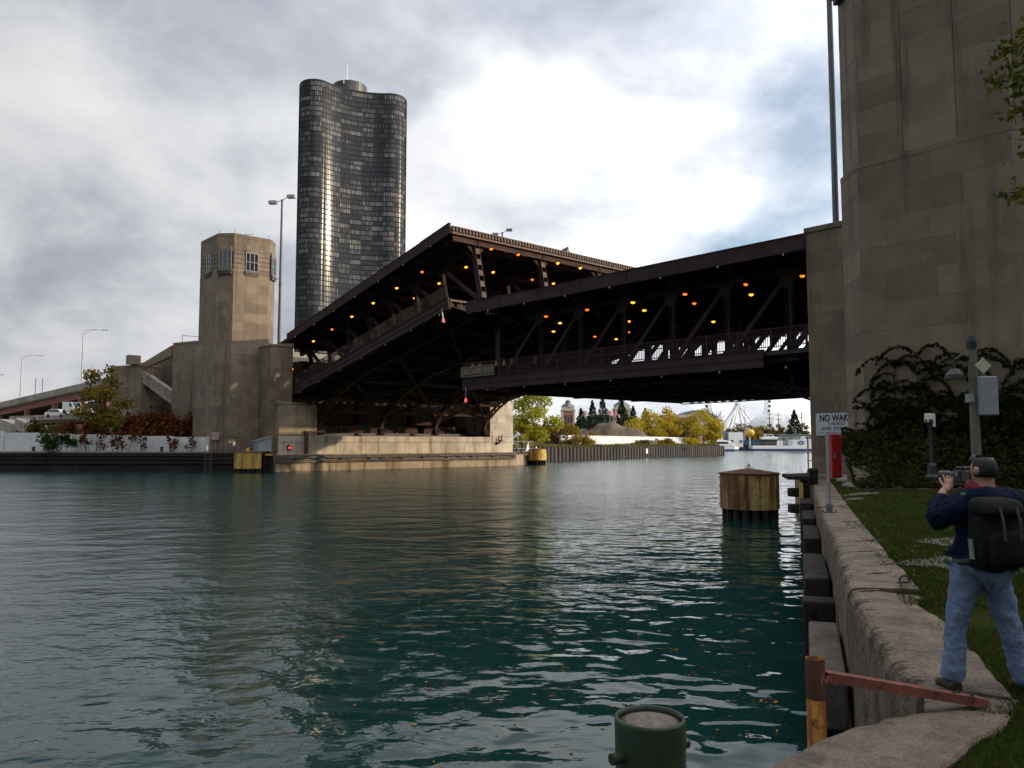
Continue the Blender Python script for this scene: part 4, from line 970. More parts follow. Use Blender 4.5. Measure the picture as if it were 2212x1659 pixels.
# ------------------------------------------------------------------ three-lobed glass tower
def lake_tower():
    C = P2W(744, 900, depth=436); cx, cy = C.x, C.y
    LP = thing('glass_tower', (cx, cy, 0), 'tall dark curved glass apartment tower with three lobes behind the bridge', 'skyscraper')
    fl = math.pi/2-HEAD                        # forward direction angle in plan
    # lobe direction: 235 deg in (right, forward) axes
    th0 = R_(235) + (fl-math.pi/2)
    N = 186
    # three rounded arm tips joined by wide concave faces
    Td, Tr = 24.0, 8.6; Dc = 52.7; Rc = Dc-15.5; XY = []
    Tk = lambda k: Vector((Td*math.cos(th0+k*R_(120)), Td*math.sin(th0+k*R_(120)))); Ck = lambda k: Vector((Dc*math.cos(th0+k*R_(120)+R_(60)), Dc*math.sin(th0+k*R_(120)+R_(60))))
    for k in range(3):
        c0, t, c1, t2 = Ck(k-1), Tk(k), Ck(k), Tk(k+1)
        a0 = math.atan2(c0.y-t.y, c0.x-t.x); a1 = math.atan2(c1.y-t.y, c1.x-t.x)
        while a1 < a0: a1 += 2*math.pi
        XY += [(t.x+Tr*math.cos(a), t.y+Tr*math.sin(a)) for a in np.linspace(a0, a1, 200)]
        b0 = math.atan2(t.y-c1.y, t.x-c1.x); b1 = math.atan2(t2.y-c1.y, t2.x-c1.x)
        while b1 > b0: b1 -= 2*math.pi
        XY += [(c1.x+Rc*math.cos(a), c1.y+Rc*math.sin(a)) for a in np.linspace(b0, b1, 300)[1:-1]]
    X, Y = np.array(XY).T; ds = np.hypot(np.diff(np.r_[X, X[0]]), np.diff(np.r_[Y, Y[0]])); cs = np.r_[0, np.cumsum(ds)]
    t = np.linspace(0, cs[-1], N, endpoint=False); Xi = np.interp(t, cs, np.r_[X, X[0]]); Yi = np.interp(t, cs, np.r_[Y, Y[0]])
    H0, NF, FH = 6., 69, 2.72
    # panes: random tone by window, from curtains
    m = bpy.data.materials.new('tower_glass'); m.use_nodes = True; nt = m.node_tree; L = nt.links.new; b = nt.nodes['Principled BSDF']
    uv = nd(nt, 'ShaderNodeUVMap').outputs[0]; fl_ = nd(nt, 'ShaderNodeVectorMath', operation='FLOOR'); L(uv, fl_.inputs[0])
    wn = nd(nt, 'ShaderNodeTexWhiteNoise', noise_dimensions='2D'); L(fl_.outputs[0], wn.inputs['Vector'])
    # apartments: runs of several windows on one floor share their blinds
    dv = nd(nt, 'ShaderNodeVectorMath', operation='DIVIDE'); L(fl_.outputs[0], dv.inputs[0]); dv.inputs[1].default_value = (6, 1, 1)
    f2 = nd(nt, 'ShaderNodeVectorMath', operation='FLOOR'); L(dv.outputs[0], f2.inputs[0])
    w2 = nd(nt, 'ShaderNodeTexWhiteNoise', noise_dimensions='2D'); L(f2.outputs[0], w2.inputs['Vector'])
    v = math_(nt, 'ADD', math_(nt, 'MULTIPLY', wn.outputs['Value'], .35), math_(nt, 'MULTIPLY', w2.outputs['Value'], .65))
    c = ramp(nt, v, [(.0, (.005, .006, .008)), (.42, (.014, .015, .017)), (.62, (.06, .058, .056)), (.74, (.10, .095, .09)), (.95, (.20, .18, .16))]); L(c, b.inputs['Base Color'])
    b.inputs['Roughness'].default_value = .15; b.inputs['Specular IOR Level'].default_value = .4; b.inputs['IOR'].default_value = 1.45
    fr = mat('tower_bronze', (.012, .011, .011), .6, .15, .3, spec=.2)
    for k in range(NF):
        z0, z1 = H0+k*FH+.52, H0+(k+1)*FH-.02
        vs = []; fs = []; uvs = []
        for i in range(N):
            j = (i+1) % N; n = len(vs)
            vs += [(Xi[i], Yi[i], z0), (Xi[j], Yi[j], z0), (Xi[j], Yi[j], z1), (Xi[i], Yi[i], z1)]; fs.append((n, n+1, n+2, n+3))
            uvs += [(i+.3, k+.3), (i+.7, k+.3), (i+.7, k+.7), (i+.3, k+.7)]
        me = bpy.data.meshes.new('window_band'); me.from_pydata(vs, [], fs); me.materials.append(m)
        ul = me.uv_layers.new(name='UVMap'); ul.data.foreach_set('uv', [q for p in uvs for q in p])
        inst('window_band', me, LP)
    mb = MB()
    def ring(z0, z1, o):
        n = len(mb.v); r_ = np.hypot(Xi, Yi)
        for z in (z0, z1):
            for i in range(N): k = (r_[i]+o)/r_[i]; mb.v.append((Xi[i]*k, Yi[i]*k, z))
        for i in range(N): j = (i+1) % N; mb.f.append((n+i, n+j, n+N+j, n+N+i))
        mb.f.append(tuple(n+N+i for i in range(N))); mb.f.append(tuple(n+i for i in reversed(range(N))))
    for k in range(NF+1): ring(H0+k*FH-.03, H0+k*FH+.52, .10)
    mb.build('floor_edges', fr, LP, kind='stuff')
    mb = MB()
    r_ = np.hypot(Xi, Yi)
    for i in range(N):
        d = Vector((Xi[(i+1) % N]-Xi[i-1], Yi[(i+1) % N]-Yi[i-1], 0)).normalized(); nn = Vector((d.y, -d.x, 0))
        p = Vector((Xi[i], Yi[i], 0)); mb.beam(tuple(p+Vector((0, 0, H0))+nn*.07), tuple(p+Vector((0, 0, H0+NF*FH))+nn*.07), .16, .13, up=tuple(nn))
    mb.build('mullions', fr, LP, kind='stuff')
    zt = H0+NF*FH
    mb = MB(); mb.prism([(Xi[i]*1.004, Yi[i]*1.004) for i in range(N)], 0, H0); mb.build('podium', fr, LP)
    mb = MB(); mb.prism([(Xi[i]*.99, Yi[i]*.99) for i in range(N)], zt+.4, zt+1.2); mb.build('roof', fr, LP)
    mb = MB(); mb.lathe([(9.0, 0), (9.0, 2.4), (9.6, 2.4), (9.6, 9.0), (9.2, 9.4)], (1.2, 1.5, zt+1), 40); mb.build('penthouse_drum', mat('drum_bronze', (.05, .045, .042), .35, .2, .2, metal=.4), LP)
    for i, (dx, dy, hh) in enumerate([(0, 3, 14), (-2, 0, 13), (2.5, 1, 9), (-4, 1, 4), (4, -1, 3)]):
        MB().tube([(1.2+dx, 1.5+dy, zt+10), (1.2+dx, 1.5+dy, zt+10+hh)], .14, 5).build('antenna', M['galv'], LP)
    MB().tube([(-14, -18, zt+1), (-14, -18, zt+3.6)], .18, 5).build('antenna', M['galv'], LP)
lake_tower()

# twin-head lamp on the raised leaf
p = P2W(1085, 521, depth=112); double_mast('street_lamp', (p.x, p.y, p.z-3), P2W(1085, 500, depth=112).z-.1, .16, .11, 'small twin-head lamp above the raised leaf deck', R_(-48), .75)

# ------------------------------------------------------------------ drums (mooring dolphins)
def drum(loc, r, ztop, zskirt, label, m, plates=14, cone=.21, seed=1, ring=True):
    d = thing('mooring_drum', (*loc, 0), label, 'mooring drum', 'steel mooring drums')
    rg = random.Random(seed)
    MB().lathe([(r-.06, zskirt), (r-.06, ztop-.03)], n=40).build('shell', m, d, smooth=False)
    for k in range(plates):
        a0, a1 = 2*math.pi*(k+.012)/plates, 2*math.pi*(k+.988)/plates; mb = MB(); q = 5; o = rg.uniform(0, .012)
        for z in (zskirt-.02, ztop-.04):
            for i in range(q+1): a = a0+(a1-a0)*i/q; mb.v.append(((r+o)*math.cos(a), (r+o)*math.sin(a), z))
        mb.f = [(i, i+1, q+2+i, q+1+i) for i in range(q)]
        mb.build('plate', m, d)
    mb = MB()
    for k in range(plates):
        if k % 2 == 0: continue
        a = 2*math.pi*k/plates
        for z in np.linspace(zskirt+.2, ztop-.25, 4): mb.lathe([(.045, -.03), (.045, .03)], ((r+.015)*math.cos(a), (r+.015)*math.sin(a), z), 6)
    mb.build('bolts', M['rust'], d, kind='stuff')
    MB().lathe([(r+.05, ztop-.07), (r+.05, ztop), (.12, ztop+cone)], n=40).build('lid', M['rust'], d)
    if ring:
        mb = MB(); mb.tube([(.11*math.cos(t)*1.0, .0, ztop+cone+.08+.11*math.sin(t)) for t in np.linspace(-.6, math.pi+.6, 9)], .03, 6); mb.build('lifting_eye', M['rust'], d)
    mb = MB()
    for k in range(16):
        a = 2*math.pi*k/16; rr = r-.22; mb.tube([(rr*math.cos(a), rr*math.sin(a), -1.5), (rr*math.cos(a), rr*math.sin(a), zskirt+.1)], .17, 7)
    mb.build('piles', M['timber'], d, kind='stuff')
    MB().lathe([(r-.42, -1.5), (r-.42, zskirt+.1)], n=24).build('pile_core', M['timber'], d)
    return d
drum((34.95, 21.38), 1.39, 2.22, .52, 'rusty striped mooring drum nearest the quay, standing alone in the water', M['yellow_rust'], seed=3)
d2 = drum((42.3, 95.6), 1.60, 2.45, .50, 'yellow mooring drum in front of the sunlit tower foot', M['yellow'], cone=.15, seed=4)
mb = MB(); mb.lathe([(.22, 0), (.22, .3), (.1, .45)], (0, 0, 2.6), 10); mb.build('knob', M['yellow'], d2)
drum((93.3, 97.0), 1.58, 2.6, .75, 'bright yellow-orange mooring drum at the far end of the pier', M['yellow'], cone=.12, seed=5, ring=False)

# ------------------------------------------------------------------ far bank beyond the bridge
s0 = Vector((100, 111)); s1 = Vector((203, 132.3))
struct(MB().prism([(87.3, 99.5), tuple(s0+Vector((-4, -4))), tuple(s0), tuple(s1), (216, 146), (300, 240), (300, 420), (85.5, 420)], -1.5, 2.55).build('far_bank', M['scrub']))
SPW = thing('sheet_pile_wall', (s0.x, s0.y, 0), 'dark corrugated sheet pile wall below the yellow trees', 'retaining wall')
sd_ = (s1-s0).normalized(); sn_ = Vector((sd_.y, -sd_.x)); ln = (s1-s0).length; npile = 74; w = ln/npile
mb = MB(); mb.plate([(0, 0, 0), (w*.28, -.42, 0), (w*.72, -.42, 0), (w, 0, 0), (w, .06, 0), (w*.70, -.34, 0), (w*.30, -.34, 0), (0, .06, 0)], (0, 0, 3.1))
M['pile'] = mat('sheet_pile_steel', (.022, .018, .017), .7, .3, .6, rand=.35, streak=((.10, .05, .03), .4, 1.))
pile = mb.build('sheet_pile', M['pile'], SPW); pile.location = (0, 0, -.4); pile.rotation_euler = (0, 0, math.atan2(sd_.y, sd_.x)); me_p = pile.data
for k in range(1, npile):
    o = inst('sheet_pile', me_p, SPW, (sd_.x*w*k, sd_.y*w*k, -.4), (0, 0, math.atan2(sd_.y, sd_.x)))
MB().prism([tuple(s0-sn_*.1), tuple(s1-sn_*.1), tuple(s1-sn_*1.2), tuple(s0-sn_*1.2)], -.5, 2.6).build('backing', M['pile'], SPW, world=True)
mb = MB(); c = s0+sd_*ln*.52+sn_*.5; mb.box(c.x-.35, c.x+.35, c.y-.06, c.y+.06, 1.0, 2.2); mb.build('white_plate', M['white'], SPW, world=True)
# concrete return between pier and piles
o = MB().prism([(87.4, 96.2), (99, 100.5), (100.2, 111), (88, 111)], -1, 1.6).build('pier_apron', M['pier_dk']); tag(o, 'low concrete apron between the pier end and the sheet piles', 'apron')
# little gangway frame at the pier end
gf = thing('steel_gangway', (89.2, 97.4, 1.6), 'light steel gangway frame at the far pier corner', 'gangway')
mb = MB()
for x in (0, 1.3, 2.6, 3.6):
    for y in (0, 1.2): mb.tube([(x, y, 0), (x, y, 3.4 if x < 2 else 2.3)], .05, 6)
mb.build('uprights', M['galv'], gf); mb = MB()
for z in (1.1, 2.2):
    for y in (0, 1.2): mb.tube([(0, y, z), (3.6, y, z)], .04, 6)
mb.tube([(0, 0, 3.4), (1.3, 0, 3.4)], .04, 6); mb.build('rails', M['galv'], gf)
mb = MB(); mb.box(2.0, 4.6, -.2, 1.2, .45, .62); mb.plate([(1.6, -.3, .6), (2.5, -.3, .6), (2.2, -.3, 2.2)], (0, .1, 0)); mb.plate([(3.8, -.3, .6), (4.7, -.3, .6), (4.0, -.3, 1.5)], (0, .1, 0)); mb.build('ramp', M['white'], gf)
# white wall of the far bank
A, B = P2W(1213, 955, depth=176), P2W(1490, 955, depth=244)
FW = thing('white_wall', (A.x, A.y, 2.4), 'long sunlit white wall on the far bank behind dry grass', 'wall')
nseg = 9
for k in range(nseg):
    p0, p1 = A.lerp(B, k/nseg), A.lerp(B, (k+1)/nseg); t0, t1 = 5.3-.1*k/nseg, 5.3-.1*(k+1)/nseg
    d = (p1-p0).normalized()*.02; mb = MB(); mb.prism([(p0.x, p0.y), (p1.x-d.x, p1.y-d.y), (p1.x-d.x-.2, p1.y-d.y+.35), (p0.x-.2, p0.y+.35)], 2.3, [t0, t1, t1, t0]); mb.build('wall_panel', M['white_wall'], FW, world=True)
A2, B2 = P2W(1495, 962, depth=238), P2W(1530, 962, depth=243); FW2 = thing('white_wall', (A2.x, A2.y, 2.4), 'short low white wall piece under the last yellow tree', 'wall')
MB().prism([(A2.x, A2.y), (B2.x, B2.y), (B2.x, B2.y+.4), (A2.x, A2.y+.4)], 2.3, 4.0).build('wall_panel', M['white_wall'], FW2, world=True)
# dry grass along the piles
rg = random.Random(5); mb = MB()
for k in range(15000):
    t = rg.random(); off = rg.random()**1.6*8+1.2; p = s0.lerp(s1, t)-sn_*off; h = rg.uniform(.3, .85)*(1+.35*math.sin(t*41)*math.cos(off*.9+t*17)); a = rg.uniform(0, 6.3); u = Vector((math.cos(a), math.sin(a), 0))*rg.uniform(.12, .32)
    q = Vector((p.x, p.y, 2.5)); tip = q+Vector((rg.gauss(0, .25), rg.gauss(0, .25), h)); mb.add([q-u, q+u, tip], [(0, 1, 2)])
o = mb.build('dry_grass', LM['dry'], kind='stuff'); o['label'] = 'dry olive grass along the top of the sheet piles'; o['category'] = 'grass'
# mound of earth
mp = P2W(1316, 925, depth=222); mb = MB(); rg = random.Random(9); nx, ny = 44, 26
bumps = [(0, 0, 7.2, 8.5, 6), (-7, 1, 5.2, 6, 5), (6, -1, 5.6, 6, 5), (11, 1, 3.2, 5, 4), (-12, 0, 3.0, 5, 4), (2, 4, 6.5, 6, 5)]
for j in range(ny):
    for i in range(nx):
        x, y = -20+40*i/(nx-1), -12+24*j/(ny-1); z = max(h*math.exp(-((x-bx_)/sx_)**2-((y-by_)/sy_)**2) for bx_, by_, h, sx_, sy_ in bumps)
        z += (.45*math.sin(x*1.1+y*.7)*math.cos(y*1.3-x*.4)+rg.uniform(-.28, .28))*min(1, z*.35); mb.v.append((x, y, z-.25))
for j in range(ny-1):
    for i in range(nx-1): a_ = j*nx+i; mb.f.append((a_, a_+1, a_+nx+1, a_+nx))
M['mound'] = mat('mound_soil', (.15, .105, .07), .95, .35, .35, .35, 1.4, col2=(.075, .055, .042), detail=8)
o = mb.build('earth_mound', M['mound'], None, smooth=True); o.location = (mp.x, mp.y, 2.4); o.rotation_euler = (0, 0, -HEAD); tag(o, 'brown earth mound behind the white wall and yellow trees', 'mound')
# trees and bushes of the far bank: (px, base depth, height, width, label, leaves, n, size)
for i, (px, dep, h, w, lab, lm, n, sz) in enumerate([
    (1152, 146, 12.2, 10.5, 'big lime-yellow tree right beside the pier end', 'lime', 5200, .34),
    (1128, 143, 6.5, 5, 'lime-green bushy tree tucked against the pier corner', 'lime', 1500, .3),
    (1200, 178, 7.6, 7, 'olive thicket tree between the lime tree and the white wall', 'olive', 1500, .34),
    (1232, 186, 5.8, 7, 'low amber tree at the near end of the white wall', 'golden', 1300, .34),
    (1372, 234, 9.0, 8.5, 'small yellow tree on the flank of the mound', 'yellow', 1300, .4),
    (1408, 246, 12.0, 11, 'broad yellow tree left of the tallest yellow tree', 'yellow', 2300, .42),
    (1440, 252, 12.6, 11, 'tallest broad yellow tree above the middle of the white wall', 'yellow', 2600, .42),
    (1478, 254, 8.6, 10, 'olive-brown tree between the two yellow groups', 'olive', 1600, .42),
    (1520, 240, 12.4, 11, 'bright yellow tree at the water end of the far bank', 'yellow', 2900, .40),
    (1545, 238, 7.6, 6, 'small yellow tree overhanging the end of the sheet piles', 'yellow', 1200, .38)]):
    p = P2W(px, 950, depth=dep); tree('autumn_tree', (p.x, p.y, 2.4), h, w, lab, LM[lm], n, sz, 80+i, .16, .14, 'autumn trees on the far bank', nclump=11)
for i, (px, dep, w, h, lab, lm) in enumerate([
    (1265, 182, 6, 3.4, 'amber bush spilling over the near third of the white wall', 'golden'),
    (1300, 208, 8, 4.6, 'amber bush below the mound crest', 'golden'),
    (1345, 226, 9, 4.8, 'yellow bush below the right flank of the mound', 'golden'),
    (1240, 175, 5, 1.8, 'low olive bush in the dry grass near the drum', 'olive'),
    (1380, 204, 6, 2.0, 'low olive bush before the middle of the white wall', 'olive'),
    (1445, 217, 6, 2.2, 'low golden bush before the far third of the white wall', 'golden'),
    (1500, 229, 6, 2.8, 'golden bush at the far end of the white wall', 'yellow')]):
    p = P2W(px, 955, depth=dep); bush('shrub', (p.x, p.y, 2.4), w*1.2, 3, h, lab, LM[lm], 1500, .34, 120+i, 'bushes on the far bank', 7)
def conifer(px, py, dep, h, w, label, seed, zb=2.4, n=1500, size=.5, lm='dark'):
    rg = random.Random(seed); p = P2W(px, py, depth=dep); r = thing('conifer', (p.x, p.y, zb), label, 'tree', 'evergreens beyond the bridge')
    MB().tube([(0, 0, 0), (0, 0, h*.95)], [w*.05, .04], 6).build('trunk', M['bark'], r)
    mb = MB()
    for k in range(n):
        t = rg.random()**1.4; a = rg.uniform(0, 6.28); lay = math.sin(t*h*2.4)*.12; rr = w/2*(1-t)**.85*(rg.uniform(.45, 1.05)+lay); z = h*(.07+.93*t)-rr*.22
        leaf_quads(mb, (rr*math.cos(a), rr*math.sin(a), z), None, size, rg)
    mb.build('crown', LM[lm], r)
conifer(1344, 930, 262, 14.0, 9, 'pointed evergreen in front of the right brick head-house', 1, 3.5)
conifer(1368, 930, 268, 13.5, 8, 'slim evergreen midway between head-house and flat evergreen', 2)
conifer(1394, 930, 275, 13.0, 9.5, 'rounded evergreen nearest the yellow trees', 3)
conifer(1280, 930, 300, 14.5, 8, 'small evergreen beside the arched hall', 4, 5)
conifer(1255, 930, 290, 12, 8, 'small evergreen at the left edge of the mound', 5, 4)
conifer(1302, 925, 310, 17, 8, 'evergreen rising behind the mound before the arched hall', 6, 5)
conifer(1717, 950, 390, 16.5, 12, 'tall dark pine behind the white tour boat', 7, 3, 1700, .7)

# ------------------------------------------------------------------ pier buildings on the skyline
M['brick'] = mat('red_brick', (.26, .13, .085), .85, .2, .2); M['trim'] = mat('stone_trim', (.42, .37, .31), .8, .1, .3); M['slate'] = mat('slate_roof', (.12, .14, .15), .6, .2, .3)
M['brick2'] = mat('dark_red_brick', (.22, .075, .05), .85, .15, .1); M['dockgrey'] = mat('dock_grey', (.20, .215, .23), .7, .1, .2)
def headhouse(px, dep, w, ztop, label):
    p = P2W(px, 940, depth=dep); r = thing('head_house', (p.x, p.y, 0), label, 'tower', 'twin brick head-houses', -HEAD); h = ztop*.80
    MB().box(-w/2, w/2, -w/2, w/2, 0, h).build('shaft', M['brick'], r)
    for s in (-1, 1):
        for t in (-1, 1): MB().box(s*w*.44-w*.07, s*w*.44+w*.07, t*w*.44-w*.07, t*w*.44+w*.07, 0, h*.97).build('pier', M['trim'], r)
    for k in range(3):
        x = (k-1)*w*.24
        for z0, z1 in ((h*.30, h*.55), (h*.62, h*.86)): MB().box(x-w*.07, x+w*.07, -w*.52, -w*.49, z0, z1).build('window', M['glass'], r)
    MB().box(-w*.56, w*.56, -w*.56, w*.56, h*.97, h*1.0+.3).build('cornice', M['trim'], r)
    MB().box(-w*.46, w*.46, -w*.46, w*.46, h+.3, h*1.08).build('attic', M['trim'], r)
    MB().lathe([(w*.60, h*1.08), (w*.30, h*1.17), (w*.22, h*1.17)], n=4).build('roof', M['slate'], r)
    MB().lathe([(w*.2, h*1.17), (w*.2, h*1.23), (w*.24, h*1.235), (.2, h*1.28)], n=10).build('lantern', M['slate'], r)
headhouse(1227, 640, 10.2, 37, 'brick head-house tower at left with pyramid roof')
headhouse(1343.5, 600, 11.5, 36, 'brick head-house tower just right of the arched hall')
p = P2W(1300, 940, depth=650); ah = thing('arched_hall', (p.x, p.y, 0), 'dark arched glass hall between the two brick head-houses', 'building', rz=-HEAD)
mb = MB(); pts = [(23*math.cos(t), 0, 14+12*math.sin(t)) for t in np.linspace(0, math.pi, 19)]; mb.plate([(23, 0, 0)]+pts+[(-23, 0, 0)], (0, 30, 0)); mb.build('vault', M['slate'], ah)
for k in range(9): x = -18+k*4.5; hh = 14+12*math.sqrt(max(0, 1-(x/23)**2))-1.5; MB().box(x-1.6, x+1.6, -.4, .2, 12, hh).build('window', M['glass'], ah)
mb = MB()
for t0, t1 in zip(np.linspace(0, math.pi, 19), np.linspace(0, math.pi, 19)[1:]): mb.beam((23.3*math.cos(t0), -.5, 14+12.3*math.sin(t0)), (23.3*math.cos(t1), -.5, 14+12.3*math.sin(t1)), .8, .8, up=(0, 1, 0))
mb.build('arch_rim', M['trim'], ah)
p = P2W(1290, 940, depth=620); o = MB().box(-60, 90, 0, 20, 0, 16).build('pier_shed', M['brick2'], None); o.location = (p.x, p.y, 0); o.rotation_euler = (0, 0, -HEAD); tag(o, 'long low brick pier shed behind mound and evergreens', 'building')
p = P2W(1490, 940, depth=560); rb = thing('red_brick_hall', (p.x, p.y, 0), 'red brick hall with pale flat roof band behind yellow trees', 'building', rz=-HEAD)
MB().box(-17, 12, 0, 18, 0, 21).build('wall', M['brick2'], rb); MB().box(-17.4, 12.4, -.4, 18.4, 21, 23).build('roof_band', M['trim'], rb); MB().box(5, 12.6, -.5, -.05, 0, 21).build('corner_bay', M['trim'], rb); MB().box(-19, 4, -14, -1, 0, 13).build('annex', M['brick'], rb)
p = P2W(1508, 940, depth=700); mb = MB(); pts = [(20*math.cos(t), 0, 18+14*math.sin(t)) for t in np.linspace(0, math.pi, 15)]; mb.plate([(20, 0, 0)]+pts+[(-20, 0, 0)], (0, 30, 0)); o = mb.build('glass_vault', M['slate'], None); o.location = (p.x, p.y, 0); o.rotation_euler = (0, 0, -HEAD); tag(o, 'pale green barrel vault roof behind the red brick hall', 'building')
def flag(px, py, dep, s, label, i):
    p = P2W(px, py, depth=dep); r = thing('flag', (p.x, p.y, 0), label, 'flag', 'flags on the pier', -HEAD)
    MB().tube([(0, 0, 0), (0, 0, p.z+.6*s)], .12, 6).build('pole', M['galv'], r)
    for k in range(7):
        mb = MB(); x0 = 0 if k > 3 else 0; z = p.z-.5*s+s*k/7
        mb.add([(s*1.5*j/4, .14*s*math.sin(j*1.4+i), z-.06*s*j) for j in range(5)]+[(s*1.5*j/4, .14*s*math.sin(j*1.4+i), z+s/7-.06*s*j) for j in range(5)], [(j, j+1, j+6, j+5) for j in range(4)])
        mb.build('stripe', FLR if k % 2 == 0 else M['white'], r)
    mb = MB(); mb.add([(s*.6*j/2, .14*s*math.sin(j*.7+i)-.03*s, p.z-.06*s-.04*s*j) for j in range(3)]+[(s*.6*j/2, .14*s*math.sin(j*.7+i)-.03*s, p.z+.51*s-.04*s*j) for j in range(3)], [(j, j+1, j+4, j+3) for j in range(2)]); mb.build('canton', FLB, r)
FLR = flat('flag_red', (.5, .03, .04)); FLB = flat('flag_blue', (.03, .04, .2))
flag(1252, 892, 560, 3.6, 'striped flag on the skyline beside the left head-house', 0)
flag(1308, 891, 560, 3.6, 'striped flag before the arched hall', 1)
flag(1325, 897, 560, 3.2, 'striped flag close to the right head-house', 2)
# big wheel
def big_wheel():
    p = P2W(1594, 872, depth=720); R0 = 27.; r = thing('ferris_wheel', (p.x, p.y, 0), 'white ferris wheel partly hidden by the lowered leaf', 'ferris wheel', rz=-HEAD)
    zc = p.z; Wm = mat('wheel_white', (.85, .86, .87), .5, .05, 1.)
    for sy in (-3.2, 3.2):
        mb = MB(); n = 42
        for i in range(n):
            a0, a1 = 2*math.pi*i/n, 2*math.pi*(i+1)/n
            for rr in (R0, R0-2.2): mb.beam((rr*math.cos(a0), sy*.5, zc+rr*math.sin(a0)), (rr*math.cos(a1), sy*.5, zc+rr*math.sin(a1)), .3, .3)
            mb.beam((R0*math.cos(a0), sy*.5, zc+R0*math.sin(a0)), ((R0-2.2)*math.cos(a1), sy*.5, zc+(R0-2.2)*math.sin(a1)), .16, .16)
        mb.build('rim', M['galv'], r)
        for i in range(21): a0 = 2*math.pi*i/21; MB().tube([(0, sy, zc), ((R0-2)*math.cos(a0), sy*.5, zc+(R0-2)*math.sin(a0))], .07, 4).build('spoke', Wm, r)
        for k in (-1, 1):
            for kk in (1, .45): MB().tube([(0, sy, zc), (k*24*kk, sy*3.2, 0)], [.7, .9], 8).build('support_leg', Wm, r)
    MB().tube([(0, -4.5, zc), (0, 4.5, zc)], 1.6, 14).build('hub', Wm, r)
    for i in range(42):
        a = 2*math.pi*(i+.5)/42; x, z = (R0+1.5)*math.cos(a), zc+(R0+1.5)*math.sin(a); mb = MB()
        mb.lathe([(.6, -1.3), (1.25, -.9), (1.35, .2), (1.1, 1.0), (.3, 1.3)], (x, 0, z), 8); mb.build('gondola', GON, r)
GON = flat('gondola_blue', (.02, .025, .05), .3)
big_wheel()
# white tent dome
p = P2W(1690, 940, depth=640); dm = thing('tent_dome', (p.x, p.y, 0), 'big white ridged tent dome behind the dock', 'tent', rz=-HEAD)
mb = MB(); n = 48
for j in range(9):
    f_ = j/8
    for i in range(n): a = 2*math.pi*i/n; k = math.cos(f_*math.pi/2)**.8*(1+.03*(-1)**(i//3)); mb.v.append((29*k*math.cos(a), 24*k*math.sin(a), 10+18*math.sin(f_*math.pi/2)))
for j in range(8):
    for i in range(n): mb.f.append((j*n+i, j*n+(i+1) % n, (j+1)*n+(i+1) % n, (j+1)*n+i))
mb.build('canopy', M['white'], dm); MB().lathe([(28, 0), (28, 10)], n=40).build('drum_wall', M['dockgrey'], dm)
# far shore ground
struct(MB().prism([tuple(P2W(1480, 950, depth=420).xy), tuple(P2W(1900, 950, depth=420).xy), tuple(P2W(2000, 950, depth=900).xy), tuple(P2W(1000, 950, depth=900).xy), tuple(P2W(1000, 950, depth=470).xy)], -1, 2.2).build('pier_ground', M['earth']))
for i, (px, dep, h, w, lab, lm) in enumerate([(1537, 440, 14.5, 13, 'brownish tree right behind the last yellow tree', 'olive'), (1602, 450, 13, 16, 'olive tree left of the wheel legs', 'olive'), (1628, 445, 11, 12, 'olive tree under the wheel legs', 'golden'),
    (1646, 450, 11.5, 13, 'green-gold tree in front of the dome edge', 'golden'), (1664, 450, 10.5, 12, 'rusty tree in front of the dome', 'olive'), (1690, 450, 10.5, 11, 'rusty tree between the utility poles', 'olive'), (1736, 430, 12, 11, 'brown tree between pine and pier block', 'olive'), (1576, 445, 10, 12, 'dark olive tree left of the dock lamp', 'olive'), (1470, 470, 12, 14, 'distant olive tree behind the red brick hall corner', 'olive')]):
    p = P2W(px, 950, depth=dep); tree('far_tree', (p.x, p.y, 2), h, w, lab, LM[lm], 900, .85, 160+i, .3, .12, 'trees along the far dock', nclump=8)
p = P2W(1549, 950, depth=400); r = thing('bare_tree', (p.x, p.y, 2), 'bare leafless tree against the pale sky', 'tree'); mb = MB(); rg = random.Random(3)
mb.tube([(0, 0, 0), (.2, 0, 9), (0, 0, 17)], [.55, .35, .06], 7); mb.build('trunk', M['bark'], r); mb = MB()
for k in range(42):
    z = rg.uniform(5, 15); a = rg.uniform(0, 6.28); l = rg.uniform(2, 5.5); e = Vector((math.cos(a)*l, math.sin(a)*l, l*.9)); mb.tube([(0, 0, z), tuple(e*.5+Vector((0, 0, z))), tuple(e*.95+Vector((0, 0, z+.8)))], [.14, .08, .02], 4)
    for q in range(3): e2 = e*.5+Vector((rg.gauss(0, 1), rg.gauss(0, 1), rg.uniform(.5, 2)))*1.2; mb.tube([tuple(e*.45+Vector((0, 0, z))), tuple(e2+Vector((0, 0, z)))], [.07, .015], 3)
mb.build('branches', M['bark'], r)
def upole(px, dep, h, label, arms):
    p = P2W(px, 950, depth=dep); r = thing('utility_pole', (p.x, p.y, 2), label, 'utility pole', 'utility poles on the dock', -HEAD)
    MB().tube([(0, 0, 0), (0, 0, h)], [.28, .2], 7).build('pole', M['timber_gr'], r)
    for z in arms: MB().box(-1.6, 1.6, -.12, .12, h-z-.12, h-z+.12).build('crossarm', M['timber_gr'], r)
    MB().lathe([(.4, 0), (.5, .2), (.5, 1.5), (.3, 1.7)], (.7, 0, h*.55), 8).build('transformer', M['galv_dk'], r); MB().lathe([(.4, 0), (.5, .2), (.5, 1.5), (.3, 1.7)], (-.7, 0, h*.55), 8).build('transformer', M['galv_dk'], r)
upole(1663, 405, 17, 'utility pole with crossarms left of a similar pole', (1, 3.2)); upole(1682, 402, 16.6, 'utility pole with crossarms nearer the dark pine', (1.2, 3.4)); upole(1733, 405, 16.8, 'utility pole with crossarms close to the pier block', (.8, 2.6))
